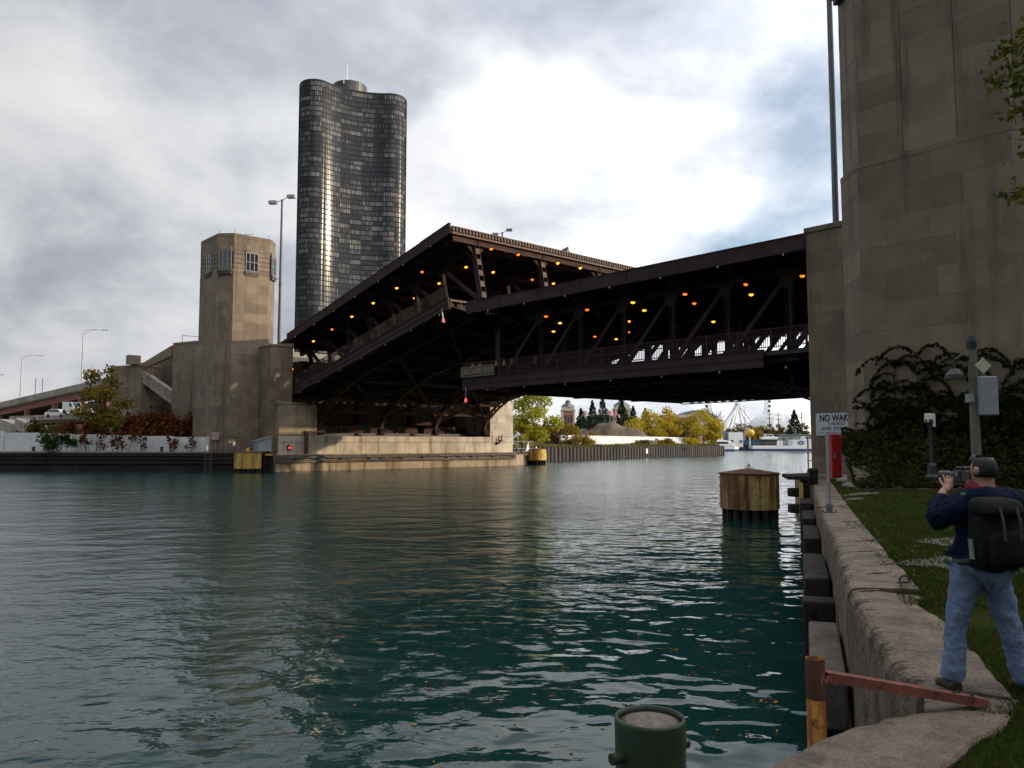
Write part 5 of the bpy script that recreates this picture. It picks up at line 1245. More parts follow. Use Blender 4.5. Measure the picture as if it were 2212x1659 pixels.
p = P2W(1541.5+0, 950, depth=392); p = P2W(1607-66+0, 950, depth=392)
p = P2W(1542+68, 950, depth=400); r = thing('dock_lamp', (p.x, p.y, 2), 'tall thin lamp pole left of the wheel legs', 'street lamp'); MB().tube([(0, 0, 0), (0, 0, 20)], [.2, .12], 6).build('pole', M['galv'], r); MB().box(-1.2, 1.2, -.3, .3, 19.4, 19.9).build('lamp_head', M['galv'], r)
# dock buildings
def shed(px0, px1, ytop, dep, d, label, win=()):
    A, B = P2W(px0, 950, depth=dep), P2W(px1, 950, depth=dep); z = P2W(px0, ytop, depth=dep).z; r = thing('dock_building', (A.x, A.y, 0), label, 'building', 'grey dock buildings', -HEAD); w = (B-A).length
    MB().box(0, w, 0, d, .3, z).build('wall', M['dockgrey'], r); MB().box(-.3, w+.3, -.3, d+.3, z, z+.5).build('roof', M['slate'], r)
    for x, zz in win: MB().box(x*w-.8, x*w+.8, -.06, .02, zz, zz+1.5).build('window', M['glass'], r)
    return r
shed(1560, 1610, 935, 385, 14, 'grey flat-roofed dock building behind the white deckhouse'); shed(1682, 1780, 940, 378, 14, 'long grey dock building behind the tour boat', ((.12, 4.6), (.27, 4.6), (.6, 4.6)))
p = P2W(1590, 966, depth=362); r = thing('deckhouse', (p.x, p.y, 0), 'white square deckhouse with two dark windows on a blue barge', 'barge', rz=-HEAD)
MB().box(-3.2, 3.2, 0, 7, 1.6, 8.2).build('house', M['white'], r)
for x in (-1.7, 2.2): MB().box(x-.6, x+.6, -.05, .02, 3.4, 4.8).build('window', M['glass'], r)
M['blue'] = flat('hull_blue', (.012, .03, .11), .4); MB().box(-4, 4, -.6, 8, -.3, 1.6).build('hull', M['blue'], r)
MB().box(-11, -3.3, 2, 9, 1.2, 8).build('annex', M['dockgrey'], r)
def hull_part(r, L_, w, pts_m):
    for (z0, z1, m, nm) in pts_m:
        mb = MB(); pl = [(-L_/2, -w/2), (L_*.32, -w/2), (L_*.45, -w*.3), (L_/2, 0), (L_*.45, w*.3), (L_*.32, w/2), (-L_/2, w/2)]; mb.prism(pl, z0, z1); mb.build(nm, m, r)
p = P2W(1698, 972, depth=352); tb = thing('tour_boat', (p.x, p.y, 0), 'long low white tour boat with blue waterline and oval badge', 'boat', rz=-HEAD)
hull_part(tb, 31, 6, [(-.4, .9, M['blue'], 'hull_bottom'), (.9, 2.3, M['white'], 'hull_side')])
MB().box(2.0, 11.5, -2.9, 2.9, 2.3, 4.9).build('cabin', M['white'], tb); mb = MB(); mb.plate([(7.2, -2.2, 4.9), (11.2, -2.2, 4.9), (10.9, -2.2, 6.4), (7.5, -2.2, 6.4)], (0, 4.4, 0)); mb.build('wheelhouse', M['white'], tb)
for x0, x1 in ((7.8, 9.0), (9.3, 10.6)): MB().box(x0, x1, -2.28, -2.19, 5.15, 6.1).build('window', M['glass'], tb)
mb = MB(); mb.plate([(5.6+1.5*math.cos(t), -2.98, 3.55+.95*math.sin(t)) for t in np.linspace(0, 2*math.pi, 25)[:-1]], (0, .06, 0)); mb.build('badge', flat('badge_blue', (.03, .06, .28)), tb)
mb = MB(); mb.plate([(5.6+1.05*math.cos(t), -3.0, 3.55+.5*math.sin(t)) for t in np.linspace(0, 2*math.pi, 25)[:-1]], (0, .015, 0)); mb.box(4.9, 6.3, -3.02, -3.003, 3.42, 3.58); mb.build('badge_mark', flat('badge_pale', (.25, .32, .5)), tb)
MB().box(9.0, 10.0, -2.98, -2.9, 2.6, 4.6).build('door', M['white'], tb); MB().box(10.3, 10.9, -2.97, -2.9, 2.8, 4.2).build('red_panel', M['red'], tb)
mb = MB()
for x in (-13, -9, -5, -1): mb.tube([(x, -2.8, 2.3), (x, -2.8, 3.4)], .06, 5)
mb.tube([(-15, -2.8, 3.4), (2, -2.8, 3.4)], .05, 5); mb.build('railing', M['galv'], tb)
for x in (-3, -1.6): MB().lathe([(.55, 2.3), (.6, 3.4), (.4, 4.3), (.1, 4.5)], (x, 1, 0), 8).build('covered_gear', M['white'], tb)
p = P2W(1563, 970, depth=340); b2 = thing('motor_yacht', (p.x, p.y, 0), 'white rounded motor yacht behind the end of the sheet piles', 'boat', rz=-HEAD)
hull_part(b2, 13, 4, [(-.3, .8, M['blue'], 'hull_bottom'), (.8, 1.9, M['white'], 'hull_side')])
mb = MB(); mb.plate([(-6, -1.8, 1.9), (4.8, -1.8, 1.9), (3.2, -1.8, 3.9), (.5, -1.8, 4.6), (-6, -1.8, 4.6)], (0, 3.6, 0)); mb.build('cabin', M['white'], b2, bevel=.3); MB().box(-5, -.5, -1.3, 1.3, 4.6, 6.4).build('flybridge', M['white'], b2); MB().box(-4.8, 1.5, -1.84, -1.78, 3.1, 3.9).build('window', M['glass'], b2)
p = P2W(1661, 962, depth=372); pb = thing('parked_boat', (p.x, p.y, 0), 'small white boat stored on the dock above the tour boat', 'boat', rz=-HEAD)
mb = MB(); mb.plate([(-4, -1.2, 5.0), (3.6, -1.2, 5.0), (4.4, -1.2, 6.2), (-4, -1.2, 6.2)], (0, 2.4, 0)); mb.build('hull', M['white'], pb, bevel=.2); mb = MB(); mb.plate([(-2, -1, 6.2), (2.5, -1, 6.2), (1.6, -1, 7.5), (-2, -1, 7.6)], (0, 2, 0)); mb.build('cabin', M['white'], pb); MB().box(-1.6, 1.6, -1.05, -.98, 6.5, 7.3).build('window', M['glass'], pb); MB().box(-3, 3, -.9, .9, 1.5, 5).build('cradle', M['black'], pb)
p = P2W(1622, 965, depth=368); o = MB().box(-9, 25, 0, 12, -1, 2.6).build('dark_quay', M['timber'], None); o.location = (p.x, p.y, 0); o.rotation_euler = (0, 0, -HEAD); tag(o, 'dark timber dock edge between deckhouse and tour boat', 'dock')
p = P2W(1620, 960, depth=364); r = thing('yellow_parasol', (p.x, p.y, 2), 'round yellow parasol ball on a white post on the dock', 'parasol'); MB().tube([(0, 0, 0), (0, 0, 5)], .25, 6).build('post', M['white'], r); MB().lathe([(.3, 4.2), (2.0, 5.2), (2.3, 6.2), (1.6, 7.4), (.2, 7.8)], n=12).build('canopy', flat('parasol_yellow', (.55, .38, .04)), r)
p = P2W(1640, 960, depth=376); o = MB().box(-8, 8, 0, 3, 2.2, 4.6).build('blue_tarp_stack', flat('tarp_blue', (.02, .07, .16)), None); o.location = (p.x, p.y, 0); o.rotation_euler = (0, 0, -HEAD); tag(o, 'blue tarpaulin covered stack on the dock', 'tarp')
# ------------------------------------------------------------------ near bank: wall signs, cabinet, railings
nw = thing('warning_sign', (48.93, 25.0, 4.12), 'white NO WAKE river sign on the brown pier block', 'sign', rz=R_(-90))
SW_ = 3.05; SH_ = 1.43
MB().box(0, SW_, -.04, .0, 0, SH_).build('panel', mat('sign_white', (.66, .68, .71), .5, .06, 2.), nw)
M['sign_red'] = flat('sign_red', (.30, .02, .03), .5)
def sign_line(txt, size, x, z, m, sx=1., bold=.0): return text_mesh(txt, size, m, 'lettering', nw, (x, -.046, z), (R_(90), 0, 0), .003, 'LEFT', sx, bold)
sign_line('NO WAKE', .60, .24, 1.10, M['ink'], .74, .012); sign_line('NO WAKE', .60, .255, 1.085, M['sign_red'], .74, .004)
sign_line('CHICAGO', .27, .80, .75, M['ink'], .88, .003); sign_line('RIVER  SYSTEM', .29, .38, .44, M['ink'], .86, .004); sign_line('CITY ORDINANCE #10-40-', .19, .18, .17, M['sign_red'], .86)
mb = MB()
for x in (.06, 1.0, 2.0, 2.98):
    for z in (.07, SH_-.07): mb.lathe([(.018, 0), (.018, .012)], (x, -.05, z), 6)
mb.build('bolts', M['galv_dk'], nw)
ring_board((37.7, 17.05, 3.35), R_(-135), 'narrow ring board on the shaded tower corner above the ivy', .62)
rc = thing('rescue_cabinet', (40.26, 19.57, 1.85), 'tall narrow red cabinet with a grey latch by the pier block', 'cabinet', rz=R_(-48))
MB().box(-.24, .24, -.2, .2, .02, 2.22).build('body', M['red'], rc, bevel=.02); MB().box(-.21, .21, -.225, -.203, .08, 2.15).build('door', M['red'], rc)
mb = MB(); mb.box(-.16, -.05, -.26, -.226, 1.05, 1.32); mb.box(-.12, -.07, -.29, -.261, 1.1, 1.22); mb.build('latch', M['galv'], rc); MB().box(-.26, .26, -.22, .22, 2.223, 2.26).build('cap', M['red'], rc)
sp = thing('steel_post', (19.97, 9.91, QZ), 'thin galvanised post bolted to the coping', 'post')
mb = MB(); mb.tube([(0, 0, 0), (.03, .02, 2.02)], .042, 10); mb.build('tube', M['galv'], sp); mb = MB(); mb.box(-.14, .14, -.14, .14, .0, .02); mb.box(-.06, .06, -.06, .06, .02, .22); mb.build('base_plate', M['galv_dk'], sp)
mb = MB()
for x in (-.11, .11):
    for y in (-.11, .11): mb.lathe([(.018, .02), (.018, .06)], (x, y, 0), 6)
mb.build('bolts', M['rust'], sp)
st_ = thing('mooring_stump', (32.9, 17.0, QZ), 'dark round mooring stump at the far end of the coping', 'bollard')
MB().lathe([(.20, -.05), (.19, .50), (.21, .56), (.20, .64)], n=16).build('barrel', M['timber'], st_); MB().lathe([(.16, .64), (.14, .69), (.02, .70)], n=16).build('cap', M['black'], st_)
fn = thing('pipe_fence', (41.4, 21.4, 0), 'thin pipe fence at the water corner of the pier block', 'fence')
def ft(name, segs, r=.03):
    mb = MB()
    for a, b in segs: mb.tube([a, b], r, 6)
    mb.build(name, M['galv'], fn, world=True)
F0, F1, F2, F3 = Vector((41.55, 21.75, 1.5)), Vector((42.3, 20.9, 1.7)), Vector((43.3, 19.8, 1.7)), Vector((40.7, 18.4, 1.8))
ft('upright', [(F0, F0+Vector((0, 0, 2.6)))], .045); ft('upright', [(F1, F1+Vector((0, 0, 2.3)))]); ft('upright', [(F2, F2+Vector((0, 0, 2.3)))]); ft('upright', [(F3, F3+Vector((0, 0, 2.2)))])
ft('rail', [(F0+Vector((0, 0, 1.2)), F2+Vector((0, 0, 1.1))), (F0+Vector((0, 0, 2.5)), F2+Vector((0, 0, 2.2))), (F2+Vector((0, 0, .15)), F3+Vector((0, 0, .15)))])
ft('brace', [(F0+Vector((-.5, .1, -.1)), F0+Vector((0, 0, .8))), (F0+Vector((.2, -.6, -.1)), F0+Vector((0, 0, .8))), (F1+Vector((.1, 0, .1)), F1+Vector((.6, -.6, 1.0)))])
# timber landing at the corner
tl = thing('timber_landing', (33.0, 17.6, 0), 'dark timber landing jutting from the quay beside the rusty drum', 'landing')
c4 = [P2W(1689, 1025, depth=36), P2W(1746, 1021, depth=37), P2W(1750, 1031, depth=33), P2W(1702, 1031, depth=33.2)]
mb = MB(); mb.plate([Vector((p.x, p.y, 2.16)) for p in c4], (0, 0, .14)); mb.build('deck', M['timber'], tl, world=True)
for z in (1.62, .95):
    A_, B_ = P2W(1704, 1040, depth=33.6), P2W(1732, 1040, depth=33.6); mb = MB(); mb.beam((A_.x, A_.y, z), (B_.x, B_.y, z), .5, .36); mb.build('fender_block', M['timber'], tl, world=True, bevel=.05)
A_ = P2W(1739, 1040, depth=34); MB().tube([(A_.x, A_.y, -1), (A_.x, A_.y, 2.15)], .2, 9).build('pile', M['timber'], tl, world=True)
A_ = P2W(1730, 1040, depth=33); MB().tube([(A_.x, A_.y, .6), (A_.x, A_.y, 2.05)], .08, 8).build('yellow_post', M['yellow'], tl, world=True)
# fender timbers bolted along the quay
qd = Vector((.88, .474)); qn = Vector((-.474, .88)); mb_ = None
for i, (x, ln, z0, z1, w, lab) in enumerate([(10.75, 3.3, .35, .92, .42, 'long grey timber fender lying lowest along the quay wall'), (12.9, .5, .5, 1.12, .5, 'short dark timber block between the grey fender and the mossy one'),
    (16.2, 3.6, .15, 1.15, .45, 'big dark mossy timber fender midway along the quay'), (21.2, 3.4, .55, 1.25, .4, 'dark timber fender near the galvanised post'), (25.6, 3.2, .6, 1.3, .4, 'dark timber fender beyond the galvanised post'), (29.5, 2.8, .7, 1.45, .45, 'dark timber fender nearest the landing')]):
    # river face of the coping at that x
    ex = [(6.3, 2.52), (9.9, 4.72), (12.57, 6.13), (17.02, 8.54), (22.86, 11.7), (32.94, 17.12)]
    for (xa, ya), (xb, yb) in zip(ex, ex[1:]):
        if xa <= x <= xb: y = ya+(yb-ya)*(x-xa)/(xb-xa); d = Vector((xb-xa, yb-ya)).normalized()
    n = Vector((-d.y, d.x)); c = Vector((x, y))+n*(w/2+.04)
    f_ = thing('timber_fender', (c.x, c.y, 0), lab, 'timber fender', 'timber fenders along the quay', math.atan2(d.y, d.x))
    MB().box(-ln/2, ln/2, -w/2, w/2, z0, z1).build('timber', M['timber_gr'] if i == 0 else M['timber'], f_, bevel=.04)
    for s in (-1, 1): MB().tube([(s*ln*.32, w/2-.12, -1.2), (s*ln*.32, w/2-.12, z1-.12)], .13, 8).build('pile', M['timber'], f_)
# rusty straps, rings and bolt stubs on the coping
def iron(loc, ln, rz, label, ring=False, w=.05):
    r = thing('iron_strap', (*loc, QZ-.012), label, 'iron fitting', 'old iron fittings on the coping', rz)
    mb = MB(); mb.box(-ln/2, ln/2, -w/2, w/2, 0, .022); mb.box(-ln*.2, ln*.1, -w*.8, w*.7, .0, .03); mb.build('strap', M['rust'] if not ring else M['black'], r, bevel=.006)
    if ring:
        mb = MB(); mb.tube([(.09*math.cos(t), 0, .03+.07*math.sin(t)) for t in np.linspace(0, math.pi, 8)], .014, 6); mb.build('ring', M['black'], r)
iron((9.85, 4.4), .30, R_(-20), 'black strap at the river edge near the coping joint'); iron((10.75, 4.36), .26, R_(-20), 'black ringed staple on the coping near the joint', True)
iron((12.2, 5.15), .36, R_(-25), 'dark strap on the coping between joint and post'); iron((14.8, 6.6), .60, R_(-25), 'long dark strap midway along the coping'); iron((13.3, 6.0), .7, R_(-28), 'long thin strap beside the mossy fender', w=.03)
iron((18.0, 8.45), .3, R_(-30), 'small dark lump on the coping just before the post'); iron((21.7, 10.75), 1.0, R_(-28), 'rusty bar across the coping behind the post', w=.07); iron((25.8, 12.7), .5, R_(-30), 'white-flecked rusty strap far along the coping')
iron((11.2, 4.9), .36, R_(-22), 'short rusty strap near the ringed staple')
# yellow pipe with the red channel beam
yp = thing('marker_pipe', (5.10, 2.66, 0), 'rusty yellow pipe post with a red steel channel beam across the notch', 'post')
n = 18; mb = MB(); mb.lathe([(.060, -1.2), (.060, 2.28), (.052, 2.28), (.052, 2.05)], n=n, cap=False); mb.build('pipe', mat('rusty_yellow_pipe', (.40, .195, .022), .65, .3, 6., .003, 40, streak=((.15, .05, .015), .95, 14.), spots=((.13, .045, .014), .40, 11.), spec=.2, grain=.25), yp, smooth=True)
mb = MB(); mb.lathe([(.0605, 2.02), (.062, 2.03), (.062, 2.27), (.0605, 2.28)], n=n, cap=False); mb.build('rust_band', M['rust'], yp, smooth=True)
a, b = Vector((.05, -.03, 2.19)), Vector((1.09, -.64, 1.94)); d = (b-a).normalized(); s = d.cross(Vector((0, 0, 1))).normalized()
M['red_beam'] = mat('red_oxide_beam', (.22, .065, .045), .75, .3, 4., .004, 40, spots=((.09, .035, .022), .42, 9.), grain=.35, gscale=60.)
mb = MB(); mb.beam(a, b, .10, .012); mb.beam(a+s*.046-Vector((0, 0, .03)), b+s*.046-Vector((0, 0, .03)), .01, .05); mb.beam(a-s*.046-Vector((0, 0, .03)), b-s*.046-Vector((0, 0, .03)), .01, .05); mb.build('channel_beam', M['red_beam'], yp)
mb = MB()
for t in (.80, .86, .92, .95):
    p = a.lerp(b, t)+s*(.022 if t in (.80, .92) else -.02); mb.lathe([(.012, .005), (.012, .018)], tuple(p), 6)
mb.build('bolts', M['black'], yp)
text_mesh('N', .075, flat('faded_pink', (.40, .12, .14)), 'mark', yp, (-.008, -.066, 2.15), (R_(90), 0, R_(-28)), .002)
# green bollard with cross pins
gb = thing('mooring_bollard', (2.83, 2.24, QZ), 'dark green steel bollard with cross pins and gravel-filled top', 'bollard')
M['green_paint'] = mat('green_paint', (.012, .034, .014), .5, .3, 4., .003, 40, spots=((.06, .032, .018), .30, 7.), streak=((.030, .026, .018), .5, 12.))
mb = MB(); mb.lathe([(.165, -.02), (.165, .02), (.152, .03), (.150, .40), (.153, .60), (.150, .615), (.140, .615), (.138, .595), (.138, .52)], n=40, cap=False); mb.build('barrel', M['green_paint'], gb, smooth=True)
M['fill'] = mat('gritty_fill', (.19, .155, .125), .95, .35, 30., .01, 90, detail=8)
mb = MB(); mb.lathe([(.139, .592), (.08, .603), (.01, .606)], n=28); mb.build('fill', M['fill'], gb, smooth=True)
rgt = Vector((math.cos(HEAD), -math.sin(HEAD), 0)); fwd = Vector((math.sin(HEAD), math.cos(HEAD), 0)); pd = (rgt*.88+fwd*.47).normalized()
for sgn in (1, -1): mb = MB(); p0 = pd*.13*sgn+Vector((0, 0, .47)); mb.tube([tuple(p0), tuple(p0+pd*.075*sgn)], .024, 12); mb.build('pin', M['green_paint'], gb, smooth=False)
mb = MB(); mb.lathe([(.24, -.02), (.24, .015)], n=24); mb.build('base_plate', M['green_paint'], gb)

# ------------------------------------------------------------------ lamp post, camera pole
lpz = QZ-.05
lq = thing('lamp_post', (33.05, 12.2, lpz), 'black cast lamp post with a white box in front of the ivy', 'lamp post', rz=-HEAD)
MB().lathe([(.42, 0), (.42, .12), (.36, .16), (.36, .34)], n=8).build('plinth', M['conc'], lq); MB().lathe([(.30, .34), (.30, .52), (.20, .62), (.17, .95), (.10, 1.05)], n=14).build('base', M['black'], lq); MB().lathe([(.09, 1.05), (.075, 2.35), (.11, 2.4), (.11, 2.5)], n=12).build('shaft', M['black'], lq)
mb = MB(); mb.lathe([(.10, 2.5), (.16, 2.62), (.14, 2.75)], (-.05, 0, 0), 10); mb.build('bracket', M['black'], lq); MB().box(-.17, .02, -.12, .14, 2.62, 2.98).build('white_box', M['white'], lq, bevel=.02); MB().box(.025, .15, -.1, .12, 2.45, 2.97).build('white_box', M['white'], lq, bevel=.02)
cq = thing('camera_pole', (15.4, 4.95, QZ-.05), 'grey pole with a cabinet box, diamond plate and hooded lamp', 'pole', rz=-HEAD)
M['pole_conc'] = mat('pole_concrete', (.17, .16, .14), .8, .15, 2.); MB().tube([(0, 0, 0), (0, 0, 2.5), (0, 0, 3.65)], [.085, .075, .07], 14).build('shaft', M['pole_conc'], cq)
MB().lathe([(.085, 3.5), (.09, 3.62), (.06, 3.72)], n=12).build('cap', M['black'], cq)
mb = MB(); mb.box(.02, .34, -.16, .06, 2.32, 3.0); mb.build('cabinet', M['grey_box'], cq, bevel=.02); mb = MB(); mb.plate([(.08-.14, -.19, 3.18), (.08, -.19, 3.04), (.08+.14, -.19, 3.18), (.08, -.19, 3.32)], (0, .02, 0)); mb.build('diamond_plate', mat('cream_plate', (.55, .54, .42), .5, .05, 5.), cq)
mb = MB(); mb.tube([(0, 0, 3.3), (-.18, 0, 3.38), (-.30, 0, 3.3), (-.32, 0, 3.14)], .03, 8); mb.build('lamp_arm', M['black'], cq); MB().lathe([(.17, 2.96), (.15, 3.04), (.05, 3.14)], (-.32, 0, 0), 14).build('lamp_hood', M['black'], cq); MB().box(-.13, -.05, -.1, .05, 2.55, 2.7).build('switch_box', M['grey_box'], cq)

# ------------------------------------------------------------------ ivy on the shaded tower
def ivy():
    rg = random.Random(77); r = thing('ivy', (36.5, 13, QZ), 'dark ivy climbing the shaded tower and spreading over its foot', 'ivy')
    st = MB(); lv = MB(); lo = MB()
    def leafat(mb, p, size): leaf_quads(mb, p, None, size, rg, 1.5)
    def shoot(p, d, ln, droop, size=.125, dens=52):
        pts = []; q = Vector(p); v = Vector(d).normalized(); k = 12
        for i in range(k+1):
            pts.append(tuple(q)); v = (v+Vector((-.01, 0, -droop/k))).normalized(); q = q+v*ln/k
            if q.y > 16.9: break
        k = len(pts)-1
        if k < 3: return
        st.tube(pts, [.018*(1-i/(k+1))+.004 for i in range(k+1)], 4)
        for i in range(int(ln*dens*k/12)):
            t = rg.random()**.9*(k-.01); a = Vector(pts[int(t)]).lerp(Vector(pts[int(t)+1]), t-int(t)); leafat(lv, a+Vector((rg.uniform(-.06, .02), rg.gauss(0, .03), rg.gauss(0, .035)-.03)), size*rg.uniform(.6, 1.2))
    X = 36.78
    for y0, zt in ((16.0, 5.2), (15.3, 7.3), (14.6, 6.0), (13.9, 7.6), (13.1, 5.2), (12.5, 5.8), (11.7, 7.3), (11.1, 5.6), (10.4, 7.0), (9.6, 5.6), (8.9, 6.6)):
        pts = []; y = y0; z = QZ
        while z < zt: pts.append((X-.02, y, z)); z += .4; y += rg.uniform(-.08, .08)
        st.tube(pts, .03, 5)
        for p in pts:
            if p[2] < 3: continue
            for s in (-1, 1):
                if rg.random() < .62: shoot(p, (-.08, s*.8, .9), rg.uniform(1.1, 2.7), rg.uniform(1.9, 2.9))
        for s in (-1, 1): shoot(pts[-1], (-.06, s*.5, 1.0), rg.uniform(1.7, 2.5), 2.9)
        for i in range(420):
            z = QZ+(zt-QZ)*rg.random()**1.5*.72; leafat(lv, (X-abs(rg.gauss(.06, .10)), min(16.6, y0+rg.gauss(0, .40)), z), .13*rg.uniform(.6, 1.3))
    # dense lower skirt and ground cover running out to the lawn edge
    edge = [(30.3, 13.9), (31.2, 13.0), (32.3, 12.0), (33.3, 10.8), (34.2, 9.6), (34.6, 7.0)]
    for i in range(15000):
        t = rg.random()*(len(edge)-1); k = int(t); ex = Vector(edge[k]).lerp(Vector(edge[k+1]), t-k); y = 8+rg.random()*9.2
        wall = Vector((36.85, 17.6-(17.6-7.0)*t/(len(edge)-1))); f_ = rg.random()**1.7; p = wall.lerp(ex, f_); h = (1-f_)**1.3*2.4+.18+.3*math.sin(p.x*2.1)*math.cos(p.y*1.7)*(1-f_)
        leafat(lo if rg.random() < .55 else lv, (p.x, p.y, QZ-.03+max(.03, h*rg.uniform(.55, 1.05))), .17)
    st.build('vines', M['bark'], r, world=True); lv.build('leaves', LM['ivy'], r, world=True); lo.build('lower_leaves', LM['ivy_y'], r, world=True)
    mb = MB(); q = [Vector(e_) for e_ in edge]
    mb.prism([tuple(e_) for e_ in edge]+[(36.9, 7), (36.9, 17.4)], QZ-.2, [QZ+.05]*6+[QZ+2.0, QZ+2.0]); mb.build('bed_soil', M['earth'], r, world=True)
ivy()
o = MB(); o.prism([(33.2, 15.9), (36.5, 16.9), (36.8, 17.9), (40.5, 19.2), (42, 20.4), (42, 18), (36, 14.4), (31, 13.6)], QZ-.3, QZ+.06); o = o.build('stone_kerb', M['conc']); tag(o, 'low concrete slab at the foot of the pier block by the red cabinet', 'slab')
# gravel patches and litter on the lawn
def gravel(cx, cy, rx, ry, n, seed, label):
    rg = random.Random(seed); mb = MB()
    for i in range(n):
        a = rg.uniform(0, 6.28); k = math.sqrt(rg.random())*(1+.25*math.sin(3*a+seed)); x, y = cx+rx*k*math.cos(a), cy+ry*k*math.sin(a); s = rg.uniform(.012, .03); z = QZ-.03
        mb.add([(x-s, y, z), (x+s*.3, y-s, z), (x+s, y+s*.4, z), (x-s*.2, y+s, z), (x, y, z+s*.9)], [(0, 1, 4), (1, 2, 4), (2, 3, 4), (3, 0, 4)])
    o = mb.build('gravel', M['grit'], kind='stuff'); o['label'] = label; o['category'] = 'gravel'
M['grit'] = mat('pale_gravel', (.24, .21, .18), .9, .4, 30.)
gravel(13.2, 4.75, .75, .42, 2600, 1, 'pale gravel patch on the lawn left of the person'); gravel(16.0, 5.7, .7, .35, 1300, 2, 'pale gravel patch on the lawn behind the person'); gravel(13.4, 3.75, .5, .3, 900, 3, 'pale gravel patch on the lawn right of the person')
gravel(28.2, 12.9, 1.3, .22, 900, 4, 'thin pale gravel strip at the top of the lawn'); gravel(25.6, 11.9, .7, .15, 300, 5, 'small pale gravel strip beside the coping')
# grass blades near the camera
rg = random.Random(21); mb = MB()
from mathutils.geometry import intersect_point_tri_2d
def inside(x, y, poly):
    c = False; j = len(poly)-1
    for i in range(len(poly)):
        if (poly[i][1] > y) != (poly[j][1] > y) and x < (poly[j][0]-poly[i][0])*(y-poly[i][1])/(poly[j][1]-poly[i][1])+poly[i][0]: c = not c
        j = i
    return c
def pnoise(x, y): return math.sin(x*1.3+math.sin(y*.9)*1.7)*math.cos(y*1.1-math.sin(x*.7)*1.3)
def scatter_blades(n, dmin, dmax, hmin, hmax, wd):
    k = 0
    while k < n:
        d = dmin*(dmax/dmin)**rg.random(); u = rg.uniform(.28, .70); q = Vector((math.sin(HEAD), math.cos(HEAD)))*d+Vector((math.cos(HEAD), -math.sin(HEAD)))*d*u
        k += 1
        if not inside(q.x, q.y, lawn_poly) or q.x > 33: continue
        if pnoise(q.x*1.6, q.y*1.6) < -.72: continue
        h = rg.uniform(hmin, hmax)*(1+.35*pnoise(q.x, q.y)); a = rg.uniform(0, 6.28); u2 = Vector((math.cos(a), math.sin(a), 0))*wd; b = Vector((q.x, q.y, QZ-.05)); tp = b+Vector((rg.gauss(0, .5)*h, rg.gauss(0, .5)*h, h))
        mb.add([b-u2, b+u2, tp], [(0, 1, 2)])
scatter_blades(60000, 3.0, 11, .035, .075, .005); scatter_blades(60000, 9, 32, .05, .09, .012)
LM['grass'] = leaf_mat('grass_blades', [(.034, .058, .009), (.046, .068, .010), (.058, .070, .014), (.078, .072, .022), (.026, .044, .008)], .25)
o = mb.build('grass', LM['grass'], kind='stuff'); o['label'] = 'short green lawn grass beside the quay'; o['category'] = 'grass'
# fallen leaves on lawn edge and floating on the river
rg = random.Random(31); mb = MB()
for i in range(420):
    t = rg.random(); x = 6+t*24; y = 1.6+(x-6)*.54-rg.random()**2*3.2; leaf_quads(mb, (x, y, QZ+.005), None, .05, rg)
o = mb.build('fallen_leaves', LM['olive'], kind='stuff'); o['label'] = 'scattered brown fallen leaves along the coping'; o['category'] = 'leaves'
mb = MB()
for i in range(130):
    d = 5.5*(22/5.5)**rg.random(); u = rg.uniform(-.25, .36); q = Vector((math.sin(HEAD), math.cos(HEAD)))*d+Vector((math.cos(HEAD), -math.sin(HEAD)))*d*u; s = rg.uniform(.02, .045); a = rg.uniform(0, 6.28)
    if -.474*q.x+.88*q.y < .6: continue
    c_, s_ = math.cos(a)*s, math.sin(a)*s; mb.add([(q.x-c_, q.y-s_, .012), (q.x+s_*.6, q.y-c_*.6, .02), (q.x+c_, q.y+s_, .012), (q.x-s_*.6, q.y+c_*.6, .02)], [(0, 1, 2, 3)])
o = mb.build('floating_leaves', leaf_mat('orange_leaves', [(.40, .16, .02), (.30, .10, .02), (.45, .25, .04)], .2), kind='stuff'); o['label'] = 'tiny orange leaves floating on the green water'; o['category'] = 'leaves'
# tree standing just outside the picture whose branch hangs in at the upper right
br = thing('overhanging_tree', (12.2, .6, QZ-.05), 'leafy branch hanging in at the upper right from a tree beside the picture', 'tree')
mb = MB(); mb.tube([(0, 0, 0), (.1, 0, 3), (-.1, .3, 6), (-.2, .7, 9)], [.18, .15, .1, .04], 8); mb.build('trunk', M['bark'], br)
rg = random.Random(8); bm_ = MB(); lv = MB(); F_ = fwd
for px, py, dep in [(2195, 120, 10.2), (2165, 190, 10.0), (2140, 175, 10.4), (2185, 240, 10.1), (2205, 60, 10.3), (2215, 330, 10), (2190, 300, 10.6), (2150, 110, 10.8), (2200, 430, 10.2), (2225, 200, 10.0), (2235, 100, 10.5), (2180, 410, 9.8), (2160, 420, 9.9)]:
    e = P2W(px, py, depth=dep)-Vector(br.location); s0_ = Vector((-.1, .3, 6.4)) if py < 200 else Vector((0, .2, 4.6)); m_ = s0_.lerp(e, .55)+Vector((0, 0, .25)); bm_.tube([tuple(s0_), tuple(m_), tuple(e)], [.03, .018, .004], 5)
    for i in range(46 if py < 280 else 16):
        t = 1-abs(rg.gauss(0, .16)); p = m_.lerp(e, min(1.08, t)); leaf_quads(lv, p+Vector((rg.gauss(0, .10), rg.gauss(0, .10), rg.gauss(0, .09))), None, .075, rg)
for i in range(9):
    a = rg.uniform(0, 6.28); e = Vector((1.6+rg.random(), -1.2+rg.gauss(0, .8), 5+rg.random()*4)); bm_.tube([(0, .2, 4.5+i*.4), tuple(e)], [.04, .006], 5)
    for k in range(130): leaf_quads(lv, e+Vector((rg.gauss(0, .5), rg.gauss(0, .5), rg.gauss(0, .45))), None, .08, rg)
